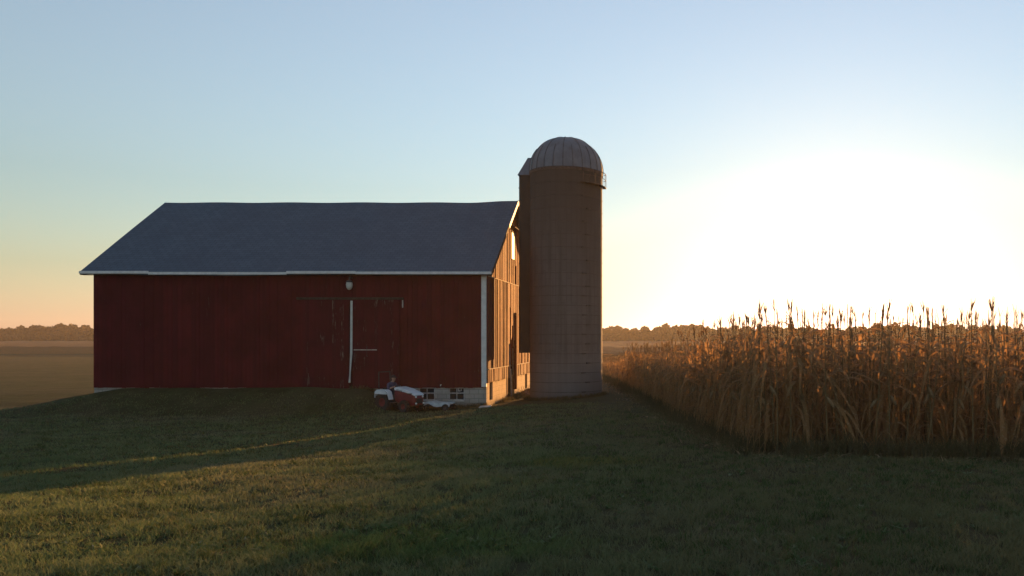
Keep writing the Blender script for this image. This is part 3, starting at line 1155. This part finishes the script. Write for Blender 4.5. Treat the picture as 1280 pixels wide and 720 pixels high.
# ------------------------------------------------------------------ person
def skinned(name, joints, edges, rad, sub=2):
    me = bpy.data.meshes.new(name)
    me.from_pydata(joints, edges, [])
    o = bpy.data.objects.new(name, me)
    COL.objects.link(o)
    md = o.modifiers.new('skin', 'SKIN')
    md.use_smooth_shade = True
    sv = me.skin_vertices[0].data if me.skin_vertices else None
    if sv is None:
        bm = bmesh.new()
        bm.from_mesh(me)
        bm.verts.layers.skin.verify()
        bm.to_mesh(me)
        bm.free()
        sv = me.skin_vertices[0].data
    for i, r in enumerate(rad):
        r = r if isinstance(r, tuple) else (r, r)
        sv[i].radius = r
        sv[i].use_root = (i == 0)
    ms = o.modifiers.new('sub', 'SUBSURF')
    ms.levels = ms.render_levels = sub
    bpy.context.view_layer.update()
    dg = bpy.context.evaluated_depsgraph_get()
    res = bpy.data.meshes.new_from_object(o.evaluated_get(dg))
    bpy.data.objects.remove(o)
    return res


J, E, RD = [], [], []


def jt(p, r, par=None):
    J.append(tuple(p))
    RD.append(r)
    if par is not None:
        E.append((par, len(J) - 1))
    return len(J) - 1


pel = jt((0, 0, 0.10), (0.13, 0.16))
wai = jt((0.02, 0, 0.26), (0.115, 0.15), pel)
che = jt((0.08, 0, 0.43), (0.125, 0.175), wai)
nkb = jt((0.14, 0, 0.56), (0.07, 0.09), che)
nck = jt((0.175, 0, 0.62), 0.052, nkb)
jaw = jt((0.215, 0, 0.675), (0.075, 0.062), nck)
eye = jt((0.215, 0, 0.755), (0.092, 0.072), jaw)
cra = jt((0.20, 0, 0.83), (0.075, 0.06), eye)
nos = jt((0.315, 0, 0.735), 0.013, eye)
HANDS = []
for sd in (-1, 1):
    sh = jt((0.11, sd * 0.19, 0.50), 0.066, che)
    el = jt((0.20, sd * 0.27, 0.29), 0.046, sh)
    wr = jt((0.335, sd * 0.19, 0.37), 0.030, el)
    pm = jt((0.395, sd * 0.165, 0.385), (0.034, 0.022), wr)
    HANDS.append((sd, pm))
    hp = jt((0.06, sd * 0.10, 0.085), 0.090, pel)
    kn = jt((0.42, sd * 0.17, 0.10), 0.062, hp)
    an = jt((0.46, sd * 0.18, -0.28), 0.042, kn)
    to = jt((0.60, sd * 0.19, -0.325), (0.036, 0.045), an)
px0 = Vector((tx, ty, tz)) + Matrix.Rotation(TR, 3, 'Z') @ Vector((-0.09, 0, 0.64))
person = empty('person', px0, TR)
tag(person, 'person in a dark navy shirt and cap sitting on the red tractor', 'person')
bme = skinned('body', J, E, RD, 2)
# fingers closed round the steering wheel rim, plus ears, merged into the same body mesh
fb = MB()
for sd, pm in HANDS:
    p = Vector(J[pm])
    for i in range(4):
        u = (i - 1.5) * 0.019
        L = (0.030, 0.036, 0.034, 0.026)[i]
        base = p + Vector((0.018, u * 0.5, u * 0.8 + 0.008))
        fb.tube([base - Vector((0.02, 0, 0)), base + Vector((L, 0, 0.006)), base + Vector((L + 0.016, -sd * 0.012, -0.018)), base + Vector((L, -sd * 0.016, -0.038))], [0.0095, 0.009, 0.008, 0.006], 8)
    fb.tube([p + Vector((-0.01, -sd * 0.015, 0.0)), p + Vector((0.018, -sd * 0.042, 0.004)), p + Vector((0.045, -sd * 0.046, -0.004))], [0.011, 0.010, 0.007], 8)
    fb.tube([Vector((0.205, sd * 0.068, 0.77)), Vector((0.195, sd * 0.082, 0.75)), Vector((0.205, sd * 0.07, 0.72))], [0.012, 0.016, 0.009], 6)
bm = bmesh.new()
bm.from_mesh(bme)
tmp = bpy.data.meshes.new('tmp')
tmp.from_pydata(fb.v, [], fb.f)
bm.from_mesh(tmp)
bm.to_mesh(bme)
bm.free()
bpy.data.meshes.remove(tmp)
for m in ('skin', 'shirt', 'jeans', 'boot'):
    bme.materials.append(M[m])
for p in bme.polygons:
    cx, cy, cz = p.center
    mi = 0
    if cz > 0.585 and cx > 0.10 and abs(cy) < 0.12:
        mi = 0
    elif cx > 0.27 and cz > 0.26:
        mi = 0
    elif cz > 0.18 and not (cx > 0.25 and cz < 0.25):
        mi = 1
    elif cz > -0.25:
        mi = 2
    else:
        mi = 3
    p.material_index = mi
    p.use_smooth = True
body = bpy.data.objects.new('body', bme)
COL.objects.link(body)
body.parent = person
cp = MB()
cp.lathe([(0.086, 0.775), (0.092, 0.80), (0.088, 0.845), (0.065, 0.88), (0.03, 0.895), (0.002, 0.898)], 20, c=(0.20, 0, 0))
cp.prism([(0.25, 0.785), (0.37, 0.768), (0.372, 0.776), (0.25, 0.802)], -0.065, 0.065)
cp.build('cap', M['cap'], person, smooth=True)

# --------------------------------------------------------- cart under a tarp
cyy = 33.35
cxx = (547 - PXC) / F * cyy
cz0 = h1(cxx, cyy)
cart = empty('garden_cart', (cxx, cyy, cz0), R(-4))
tag(cart, 'low two-wheeled garden cart under the pale sheet beside the foundation windows', 'cart')
b = MB()
b.box(-0.62, 0.62, -0.33, 0.33, 0.20, 0.24)
for (x0, x1, y0, y1) in ((-0.62, 0.62, -0.35, -0.33), (-0.62, 0.62, 0.33, 0.35), (0.60, 0.62, -0.33, 0.33), (-0.62, -0.60, -0.33, 0.33)):
    b.box(x0, x1, y0, y1, 0.20, 0.32)
b.build('bed', M['iron'], cart, bevel=0.006)
for sd in (-1, 1):
    wheel('wheel', cart, (0.50, sd * 0.42, 0.15), 0.15, 0.10, M['tyre'], M['iron'], 0.07)
b = MB()
b.tube([(0.50, -0.42, 0.15), (0.50, 0.42, 0.15)], 0.018, 8)
b.build('axle', M['iron'], cart)
b = MB()
b.tube([(-0.6, 0, 0.22), (-0.95, 0.05, 0.10), (-1.1, 0.05, 0.08)], 0.022, 8)
b.tube([(-0.5, 0.2, 0.2), (-0.5, 0.2, 0.0)], 0.02, 6)
b.tube([(-0.5, -0.2, 0.2), (-0.5, -0.2, 0.0)], 0.02, 6)
b.build('drawbar', M['iron'], cart)
# tarp: a thick draped sheet with a hump, resting on the cart
n1, n2 = 44, 26
V, Fc = [], []
for lay in (0, 1):
    for i in range(n1 + 1):
        for j in range(n2 + 1):
            u, v = i / n1, j / n2
            x = -0.78 + 1.45 * u
            y = -0.44 + 0.88 * v
            z = 0.335 + 0.012 * math.sin(9 * x + 3 * y) + 0.01 * noise.noise(Vector((x * 6, y * 6, 1)))
            z += 0.075 * math.exp(-((x + 0.22) / 0.17) ** 2) + 0.02 * math.exp(-((x - 0.45) / 0.2) ** 2)
            z -= 0.27 * float(sst(-0.60, -0.80, x))
            z -= (0.13 + 0.03 * math.sin(7 * x)) * float(sst(0.345, 0.40, abs(y)))
            z -= 0.05 * float(sst(0.6, 0.68, x))
            V.append((x, y, z - (0.008 if lay else 0)))
nn = (n1 + 1) * (n2 + 1)
for i in range(n1):
    for j in range(n2):
        a = i * (n2 + 1) + j
        q = (a, a + n2 + 1, a + n2 + 2, a + 1)
        Fc.append(q)
        Fc.append(tuple(k + nn for k in reversed(q)))
b = MB()
b.add(V, Fc)
tarp = b.build('tarp', M['tarp'], smooth=True, fix=False)
tarp.location = cart.location
tarp.rotation_euler = cart.rotation_euler
tag(tarp, 'pale grey sheet draped over the low cart in front of the block foundation', 'tarp')

# ---------------------------------------------------------------------- corn
def corn_h(y):
    y8 = y / 1.2
    return 2.9 - 0.42 * float(sst(19, 22.3, y8)) - 0.70 * float(sst(38, 43, y8))  # heights shaped for light: near corn shades the lawn, far corn clears the gable


def strip(pts, widths, side):
    """ribbon through pts; returns V, Q"""
    V = []
    for p, w in zip(pts, widths):
        V.append(p + side * w * 0.5)
        V.append(p - side * w * 0.5)
    Q = [(2 * i, 2 * i + 1, 2 * i + 3, 2 * i + 2) for i in range(len(pts) - 1)]
    return V, Q


def corn_parts(seed, lod=0):
    """plant of unit height 1 (scaled later): dict of part -> (V, Q)"""
    rd = random.Random(seed)
    out = {}
    segs = 6 if lod == 0 else 3
    ns = 6 if lod == 0 else 3
    lean = Vector((rd.uniform(-.05, .05), rd.uniform(-.05, .05), 0))

    def axis(t):
        return Vector((lean.x * t * t, lean.y * t * t, t * 0.93))
    V, Q = [], []
    for i in range(segs + 1):
        t = i / segs
        r = 0.0055 * (1 - 0.6 * t) * (1.0 if lod == 0 else 1.4)
        c = axis(t)
        for j in range(ns):
            a = 2 * math.pi * j / ns
            V.append(c + Vector((r * math.cos(a), r * math.sin(a), 0)))
    for i in range(segs):
        for j in range(ns):
            Q.append((i * ns + j, i * ns + (j + 1) % ns, (i + 1) * ns + (j + 1) % ns, (i + 1) * ns + j))
    out['stalk'] = (V, Q)
    V, Q = [], []
    nl = 17 if lod == 0 else 11
    pa = rd.uniform(0, 6.28)
    k = 6 if lod == 0 else 4
    for i in range(nl):
        t = 0.14 + 0.80 * (i + rd.uniform(-.3, .3)) / nl
        a = pa + (i % 2) * math.pi + rd.uniform(-.5, .5)
        d = Vector((math.cos(a), math.sin(a), 0))
        s = Vector((-math.sin(a), math.cos(a), 0))
        L = rd.uniform(0.20, 0.34) * (1.0 if t < 0.75 else 0.75)
        w = rd.uniform(0.024, 0.040) * (1.0 if lod == 0 else 1.25)
        dry = t < 0.45 or rd.random() < 0.35
        up = rd.uniform(0.4, 0.9) if not dry else rd.uniform(0.0, 0.5)
        droop = rd.uniform(0.5, 1.1) if not dry else rd.uniform(1.1, 2.2)
        p0 = axis(t)
        pts, ws = [], []
        tw = rd.uniform(-0.8, 0.8)
        for q in range(k + 1):
            u = q / k
            pts.append(p0 + d * (L * u * (1 - 0.25 * u * droop)) + Vector((0, 0, L * (up * u - droop * u * u))) + s * (0.03 * math.sin(3 * u + tw)))
            ws.append(w * (0.55 + 0.9 * u - 1.4 * u * u + 0.0) * (1.0 if not dry else 0.75) + 0.002)
        sd = (s + Vector((0, 0, tw * 0.5))).normalized()
        v, qd = strip(pts, ws, sd)
        o = len(V)
        V += v
        Q += [tuple(z + o for z in f) for f in qd]
    out['leaves'] = (V, Q)
    V, Q = [], []
    top = axis(1.0)
    for i in range(7 if lod == 0 else 4):
        a = rd.uniform(0, 6.28)
        sp_ = rd.uniform(0.008, 0.04) if i else 0.0
        L = rd.uniform(0.06, 0.10)
        pts = [top + Vector((math.cos(a) * sp_ * u, math.sin(a) * sp_ * u, L * u - 0.02 * u * u * (sp_ * 20))) for u in (0, 0.5, 1)]
        v, qd = strip(pts, [0.006, 0.006, 0.003], Vector((-math.sin(a), math.cos(a), 0)))
        o = len(V)
        V += v
        Q += [tuple(z + o for z in f) for f in qd]
    out['tassel'] = (V, Q)
    V, Q = [], []
    for e in range(rd.choice((1, 1, 2))):
        a = rd.uniform(0, 6.28)
        d = Vector((math.cos(a), math.sin(a), 0))
        p = axis(0.42 + 0.08 * e)
        ax = (d * 0.55 + Vector((0, 0, rd.choice((0.8, 0.8, -0.9))))).normalized()
        s1 = ax.cross(Vector((0, 0, 1))).normalized()
        s2 = ax.cross(s1)
        o = len(V)
        for i, (u, r) in enumerate(((0, 0.006), (0.3, 0.013), (0.7, 0.011), (1, 0.002))):
            c = p + d * 0.008 + ax * (0.085 * u)
            for j in range(6):
                b_ = 2 * math.pi * j / 6
                V.append(c + (s1 * math.cos(b_) + s2 * math.sin(b_)) * r)
        for i in range(3):
            for j in range(6):
                Q.append((o + i * 6 + j, o + i * 6 + (j + 1) % 6, o + (i + 1) * 6 + (j + 1) % 6, o + (i + 1) * 6 + j))
    out['ear'] = (V, Q)
    return out


PM = {'stalk': 'corn_stalk', 'leaves': 'corn_leaf', 'tassel': 'corn_tassel', 'ear': 'corn_husk'}
LIB = []
for s_ in range(8):
    parts = corn_parts(100 + s_)
    LIB.append({k: np_mesh(k, np.array([tuple(p) for p in v[0]]), np.array(v[1]), M[PM[k]], link=False) for k, v in parts.items()})

ED = Vector((-CE1, 1.0)).normalized()           # along the field edge, away from the camera
EN = Vector((ED.y, -ED.x))                      # into the field
front = []
S0 = Vector((edge_x(HEAD_Y), HEAD_Y))
rc = random.Random(11)
d = 0.0
while True:                                     # the row facing the lawn
    p = S0 + ED * d
    if p.y > 72:
        break
    front.append((p.x + rc.uniform(-.10, .10), p.y + rc.uniform(-.06, .06)))
    d += rc.uniform(0.22, 0.30) * (1.0 if p.y < 45 else 1.35)
d = 0.25
while d < 8.0:                                  # the end row that faces the camera, right of the photograph
    front.append((S0.x + d, HEAD_Y + rc.uniform(-.25, .25) + 0.02 * d))
    d += rc.uniform(0.26, 0.34)
front.sort(key=lambda q: q[0] ** 2 + q[1] ** 2)
mass_pts = [q for q in front[298:]]
front = front[:298]
for i, (x, y) in enumerate(front):
    o = empty('corn_plant', (x, y, h1(x, y) - 0.03), rc.uniform(0, 6.28))
    hs = corn_h(y) * rc.uniform(0.92, 1.04)
    o.scale = (hs, hs, hs)
    big = rc.random() < 0.06
    o.rotation_euler = (R(rc.gauss(0, 4.5 if not big else 22)), R(rc.gauss(0, 4.5 if not big else 22)), o.rotation_euler[2])
    tag(o, 'tall dry brown corn plant in the outermost row of the cornfield by the lawn', 'corn plant', 'corn plants along the edge of the field')
    for k, me in LIB[rc.randrange(8)].items():
        c = bpy.data.objects.new(k, me)
        COL.objects.link(c)
        c.parent = o

# the rest of the field
row = 0.76
k = 1
while True:
    off = row * k
    base = S0 + EN * off
    if off > 62:
        break
    d = rc.uniform(0, 0.2)
    while True:
        p = base + ED * d
        if p.y > 118:
            break
        if p.y > HEAD_Y + 0.3 and p.x < 0.56 * p.y + 3:
            mass_pts.append((p.x + rc.uniform(-.12, .12), p.y + rc.uniform(-.08, .08)))
        dist = p.y
        dens = 0.26 if k < 8 else 0.42
        d += rc.uniform(0.85, 1.15) * dens * (1 + max(0, dist - 30) / 28.0)
    k += 1
    if off > 30:
        row = 1.1
TPL = []
for s_ in range(10):
    parts = corn_parts(200 + s_, lod=1)
    V, Q, MI = [], [], []
    for j, kk in enumerate(('stalk', 'leaves', 'tassel')):
        o = len(V)
        V += [tuple(p) for p in parts[kk][0]]
        Q += [tuple(z + o for z in f) for f in parts[kk][1]]
        MI += [j] * len(parts[kk][1])
    TPL.append((np.array(V), np.array(Q), np.array(MI)))
allV, allQ, allM, base_i = [], [], [], 0
pts = np.array(mass_pts)
zs_ = hgt(pts[:, 0], pts[:, 1])
which = rng.integers(0, 10, len(pts))
for w in range(10):
    sel = np.where(which == w)[0]
    V, Q, MI = TPL[w]
    m = len(sel)
    a = rng.uniform(0, 2 * np.pi, m)
    hs = np.array([corn_h(y) for y in pts[sel, 1]]) * rng.uniform(0.91, 1.04, m)
    fat = 1 + np.clip(pts[sel, 1] - 45, 0, 80) / 70
    ca, sa = np.cos(a), np.sin(a)
    X = (V[None, :, 0] * ca[:, None] - V[None, :, 1] * sa[:, None]) * (hs * fat)[:, None] + pts[sel, 0][:, None]
    Y = (V[None, :, 0] * sa[:, None] + V[None, :, 1] * ca[:, None]) * (hs * fat)[:, None] + pts[sel, 1][:, None]
    Z = V[None, :, 2] * hs[:, None] + zs_[sel][:, None] - 0.03
    allV.append(np.stack([X, Y, Z], -1).reshape(-1, 3))
    allQ.append((Q[None] + (np.arange(m) * len(V))[:, None, None] + base_i).reshape(-1, 4))
    allM.append(np.tile(MI, m))
    base_i += m * len(V)
# far canopy of the same field
cgx = np.arange(-340, 262, 2.0)
cgy = np.concatenate([np.arange(112, 180, 1.2), np.arange(180, 372, 3.0)])
CX, CY = np.meshgrid(cgx, cgy, indexing='ij')
CZ = hgt(CX, CY) + 1.65 + rng.uniform(-0.3, 0.3, CX.shape)
cz_in = (CX > edge_x(np.minimum(CY, 150))) | (CY > 190)
CZ = np.where(cz_in, CZ, hgt(CX, CY) - 1.0)
ci = np.arange(CX.size).reshape(CX.shape)
cq = np.stack([ci[:-1, :-1], ci[1:, :-1], ci[1:, 1:], ci[:-1, 1:]], -1).reshape(-1, 4) + base_i
allV.append(np.stack([CX, CY, CZ], -1).reshape(-1, 3))
allQ.append(cq)
allM.append(np.ones(len(cq), int))
field = np_mesh('cornfield', np.concatenate(allV), np.concatenate(allQ), [M['corn_stalk'], M['corn_leaf'], M['corn_tassel']], np.concatenate(allM))
tag(field, 'wide field of standing dry corn stretching to the far wood', 'cornfield', None, 'stuff')

# ------------------------------------------------------------ grass and weeds
def blades(name, P, Hh, Wd, mat, bend=0.5):
    n = len(P)
    a = rng.uniform(0, 2 * np.pi, n)
    b_ = rng.uniform(0, 2 * np.pi, n)
    le = rng.uniform(0.1, bend, n) * Hh
    sx, sy = np.cos(a) * Wd * 0.5, np.sin(a) * Wd * 0.5
    lx_, ly_ = np.cos(b_) * le, np.sin(b_) * le
    V = np.zeros((n, 6, 3))
    for i, (u, wv) in enumerate(((0, 1.0), (0.55, 0.85), (1.0, 0.15))):
        cx = P[:, 0] + lx_ * u * u
        cy = P[:, 1] + ly_ * u * u
        cz = P[:, 2] + Hh * u * (1 - 0.15 * u)
        V[:, 2 * i] = np.stack([cx + sx * wv, cy + sy * wv, cz], -1)
        V[:, 2 * i + 1] = np.stack([cx - sx * wv, cy - sy * wv, cz], -1)
    Q = np.array([[0, 1, 3, 2], [2, 3, 5, 4]])
    Q = (Q[None] + (np.arange(n) * 6)[:, None, None]).reshape(-1, 4)
    return np_mesh(name, V.reshape(-1, 3), Q, mat)


N = 78000
u = rng.uniform(0, 1, N)
Y = 4.2 * (33.5 / 4.2) ** u
X = rng.uniform(-0.93, 0.50, N) * Y
keep = ~((X > edge_x(Y) - 0.2) & (Y > HEAD_Y - 0.2)) & ~((Y > 33.0) & (X < BX + 0.3))
X, Y = X[keep], Y[keep]
clump = np.array([noise.noise(Vector((x * 0.9, y * 0.9, 5))) for x, y in zip(X, Y)])
bare = np.array([noise.fractal(Vector((x * 4.5, y * 3.2, 2)), 1.0, 2.0, 3) for x, y in zip(X, Y)])
keep = bare + rng.normal(0, 0.07, len(X)) > -0.17
X, Y, clump = X[keep], Y[keep], clump[keep]
per = 5
X = (X[:, None] + rng.normal(0, 0.035, (len(X), per)) * (Y[:, None] / 8)).ravel()
Y = (Y[:, None] + rng.normal(0, 0.035, (len(Y), per)) * (Y[:, None] / 8)).ravel()
Hh = np.repeat(0.05 + 0.04 * clump, per) * rng.uniform(0.4, 1.7, len(X)) + 0.012
Wd = 0.0055 * np.clip(Y / 6, 0.9, 4.0) * rng.uniform(0.7, 1.4, len(X))
grass = blades('lawn_grass', np.stack([X, Y, hgt(X, Y) - 0.006], -1), Hh, Wd, M['grass'], 1.1)
tag(grass, 'short rough grass growing all over the shaded lawn', 'grass', None, 'stuff')
# coarser tufts, each a little fan of longer blades
NT_ = 5200
u = rng.uniform(0, 1, NT_)
tY = 4.3 * (30 / 4.3) ** u
tX = rng.uniform(-0.92, 0.50, NT_) * tY
cl = np.array([noise.noise(Vector((x * 0.45, y * 0.45, 9))) for x, y in zip(tX, tY)])
keep = (cl > -0.15) & ~((tX > edge_x(tY) - 0.3) & (tY > HEAD_Y - 0.3))
tX, tY = tX[keep], tY[keep]
per = 16
rad_ = np.repeat(0.02 + 0.012 * rng.uniform(0, 1, len(tX)) * np.clip(tY / 6, 1, 2.5), per)
X = np.repeat(tX, per) + rng.normal(0, 1, len(rad_)) * rad_ * 1.6
Y = np.repeat(tY, per) + rng.normal(0, 1, len(rad_)) * rad_
Hh = np.repeat(rng.uniform(0.05, 0.12, len(tX)), per) * rng.uniform(0.5, 1.1, len(X))
tufts = blades('grass_tufts', np.stack([X, Y, hgt(X, Y) - 0.006], -1), Hh, 0.007 * np.clip(Y / 7, 0.9, 3.0), M['tuft'], 1.0)
tag(tufts, 'coarse darker tufts standing out of the mown lawn', 'grass tufts', None, 'stuff')
# broad-leaved weeds and clover heads in the lawn
NW = 2600
u = rng.uniform(0, 1, NW)
wY = 4.3 * (24 / 4.3) ** u
wX = rng.uniform(-0.92, 0.50, NW) * wY
cl = np.array([noise.noise(Vector((x * 0.6, y * 0.6, 21))) for x, y in zip(wX, wY)])
keep = (cl > 0.05) & ~((wX > edge_x(wY) - 0.3) & (wY > HEAD_Y - 0.3))
wX, wY = wX[keep], wY[keep]
per = 7
X = np.repeat(wX, per)
Y = np.repeat(wY, per)
broad = blades('lawn_weeds', np.stack([X, Y, hgt(X, Y) + 0.004], -1), rng.uniform(0.03, 0.06, len(X)), rng.uniform(0.018, 0.032, len(X)) * np.clip(Y / 10, 1, 2), M['broadleaf'], 2.6)
tag(broad, 'low broad-leaved weeds spread flat in patches of the lawn', 'lawn weeds', None, 'stuff')
# taller dry weeds along the field edge and at the foot of walls
wp = []
for i in range(5200):
    d = rng.uniform(0, 58)
    p = S0 + ED * d - EN * abs(rng.normal(0, 0.38))
    wp.append((p.x, p.y, rng.uniform(0.12, 0.5) * (1.2 if rng.uniform() < .15 else 0.8)))
for i in range(1500):
    wp.append((S0.x + rng.uniform(0, 8), HEAD_Y - 0.2 - abs(rng.normal(0, 0.35)), rng.uniform(0.12, 0.5)))
for i in range(700):
    a = rng.uniform(-math.pi, 0)
    r_ = SR + abs(rng.normal(0.02, 0.12))
    wp.append((SX + r_ * math.cos(a), SY + r_ * math.sin(a), rng.uniform(0.06, 0.28)))
for i in range(700):
    wp.append((rng.uniform(-14.5, BX), BY0 - abs(rng.normal(0.05, 0.12)), rng.uniform(0.06, 0.26)))
for i in range(500):
    wp.append((BX + 0.05 + abs(rng.normal(0.05, 0.2)), rng.uniform(BY0 + 2.2, BY1), rng.uniform(0.06, 0.30)))
wp = np.array(wp)
per = 4
X = np.repeat(wp[:, 0], per) + rng.normal(0, 0.05, len(wp) * per)
Y = np.repeat(wp[:, 1], per) + rng.normal(0, 0.05, len(wp) * per)
Hh = np.repeat(wp[:, 2], per) * rng.uniform(0.6, 1.2, len(X))
weeds = blades('weeds', np.stack([X, Y, hgt(X, Y) - 0.01], -1), Hh, 0.014 * rng.uniform(0.6, 1.5, len(X)), M['weed'], 0.8)
tag(weeds, 'straggly dry weeds along the corn rows and at the foot of the walls', 'weeds', None, 'stuff')

# fallen dry leaves and husks on the ground along the rows
lt = []
for i in range(2600):
    d = rng.uniform(0, 40)
    p = S0 + ED * d - EN * (abs(rng.normal(0, 0.7)) - 0.3)
    lt.append((p.x, p.y))
for i in range(1300):
    lt.append((S0.x + rng.uniform(-0.5, 8), HEAD_Y + 0.3 - abs(rng.normal(0, 0.7))))
lt = np.array(lt)
litter = blades('leaf_litter', np.stack([lt[:, 0], lt[:, 1], hgt(lt[:, 0], lt[:, 1]) + 0.012], -1), rng.uniform(0.03, 0.09, len(lt)), rng.uniform(0.025, 0.05, len(lt)), M['corn_husk'], 5.0)
tag(litter, 'fallen dry corn leaves scattered on the ground along the field edge', 'leaf litter', None, 'stuff')

# ------------------------------------------------------------------ far wood
LV, LQ, LM = [], [], []
li = 0


def clumps(C, n, rx, rz, size):
    """n small random quads filling a lumpy crown"""
    d = rng.normal(0, 1, (n, 3))
    d /= np.linalg.norm(d, axis=1)[:, None]
    r = rng.uniform(0.35, 1.0, n) ** 0.5
    P = np.array(C) + d * r[:, None] * np.array([rx, rx, rz])
    a = rng.normal(0, 1, (n, 3))
    a /= np.linalg.norm(a, axis=1)[:, None]
    b_ = np.cross(a, rng.normal(0, 1, (n, 3)))
    b_ /= np.linalg.norm(b_, axis=1)[:, None]
    s = (size * rng.uniform(0.5, 1.2, n))[:, None]
    V = np.stack([P + a * s, P + b_ * s * 0.8, P - a * s, P - b_ * s * 0.8], 1)
    return V.reshape(-1, 3), np.arange(4 * n).reshape(-1, 4)


for rowi, (yy, nt, hmin, hmax) in enumerate(((384, 130, 7.0, 9.8), (397, 110, 8.0, 11.0), (376, 240, 4.0, 6.5), (404, 120, 8.0, 10.0), (412, 200, 5.0, 6.5))):
    for i in range(nt):
        x = -430 + 690 * (i + rng.uniform(-.3, .3)) / nt
        y = yy + rng.uniform(-5, 5) + 0.02 * abs(x)
        g = h1(x, y)
        big = 1 + 0.10 * math.sin(x * 0.055 + 0.8) + 0.06 * math.sin(x * 0.13)
        H = rng.uniform(hmin, hmax) * big
        cr = rng.uniform(2.6, 4.2)
        for q in range(5):
            c = (x + rng.uniform(-1, 1) * cr * 0.6, y + rng.uniform(-1, 1) * cr * 0.5, g + H * (rng.uniform(0.40, 0.80) if rowi not in (2, 4) else rng.uniform(0.1, 0.7)))
            v, qd = clumps(c, 75 if rowi not in (2, 4) else 60, cr * rng.uniform(0.5, 0.8), H * (0.2 if rowi not in (2, 4) else 0.28), 0.9)
            LV.append(v)
            LQ.append(qd + li)
            LM.append(np.zeros(len(qd), int))
            li += len(v)
        r_ = 0.18
        v = np.array([(x + r_ * sx_, y + r_ * sy_, z) for z in (g - 0.3, g + H * 0.6) for sx_, sy_ in ((-1, -1), (1, -1), (1, 1), (-1, 1))])
        LV.append(v)
        LQ.append(np.array([(0, 1, 5, 4), (1, 2, 6, 5), (2, 3, 7, 6), (3, 0, 4, 7)]) + li)
        LM.append(np.ones(4, int))
        li += 8
wood = np_mesh('far_wood', np.concatenate(LV), np.concatenate(LQ), [M['wood_leaf'], M['bark']], np.concatenate(LM))
tag(wood, 'low brown hazy wood along the horizon beyond the corn', 'wood', None, 'stuff')

# ------------------------------------------------------------------- the air
SUN_AZ, SUN_EL = R(12.1), R(4.2)
hz = MB().box(-560, 460, -70, 600, -6.0, 16.0)
haze_mat = bpy.data.materials.new('evening_haze')
haze_mat.use_nodes = True
nt = haze_mat.node_tree
nt.nodes.remove(nt.nodes['Principled BSDF'])
pv = nt.nodes.new('ShaderNodeVolumePrincipled')
pv.inputs['Color'].default_value = (0.92, 0.86, 0.78, 1)
pv.inputs['Density'].default_value = 0.00028
pv.inputs['Anisotropy'].default_value = 0.35
nt.links.new(pv.outputs[0], nt.nodes['Material Output'].inputs['Volume'])
hazeo = hz.build('haze', haze_mat)
tag(hazeo, 'thin warm evening haze hanging over the fields', 'haze', None, 'stuff')

# ------------------------------------------------------------ light and sky
world = bpy.data.worlds.new('World')
scene.world = world
world.use_nodes = True
wt = world.node_tree
bg = wt.nodes['Background']
sky = wt.nodes.new('ShaderNodeTexSky')
sky.sky_type = 'NISHITA'
sky.sun_disc = False
sky.sun_elevation = SUN_EL
sky.sun_rotation = SUN_AZ
sky.altitude = 200
sky.air_density = 1.6
sky.dust_density = 0.35
sky.ozone_density = 4.0
bg.inputs['Strength'].default_value = 0.15
hs = wt.nodes.new('ShaderNodeHueSaturation')
hs.inputs['Saturation'].default_value = 0.62
wt.links.new(sky.outputs[0], hs.inputs['Color'])
wt.links.new(hs.outputs[0], bg.inputs['Color'])

sl = bpy.data.lights.new('sun', 'SUN')
sl.energy = 5.0
sl.angle = R(0.53)
sl.color = (1.0, 0.46, 0.135)
so = bpy.data.objects.new('sun', sl)
COL.objects.link(so)
sd_ = Vector((math.sin(SUN_AZ) * math.cos(SUN_EL), math.cos(SUN_AZ) * math.cos(SUN_EL), math.sin(SUN_EL)))
so.rotation_euler = sd_.to_track_quat('Z', 'Y').to_euler()
so.location = (60, 120, 60)

cam = bpy.data.cameras.new('camera')
cam.sensor_width = 36.0
cam.lens = F / 1280 * 36.0
cam.shift_x = (640 - PXC) / 1280
cam.shift_y = (PYC - 360) / 1280
cam.clip_start = 0.1
cam.clip_end = 5000
co = bpy.data.objects.new('camera', cam)
COL.objects.link(co)
co.location = (0, 0, EYE)
co.rotation_euler = (R(90), 0, 0)
scene.camera = co

vs_ = scene.view_settings
vs_.view_transform = 'Standard'
vs_.look = 'None'
vs_.exposure = 1.5
vs_.gamma = 1.0
scene.render.engine = 'CYCLES'
scene.cycles.use_denoising = True
scene.cycles.max_bounces = 8
scene.cycles.volume_bounces = 0
scene.cycles.transparent_max_bounces = 8
scene.cycles.sample_clamp_indirect = 6
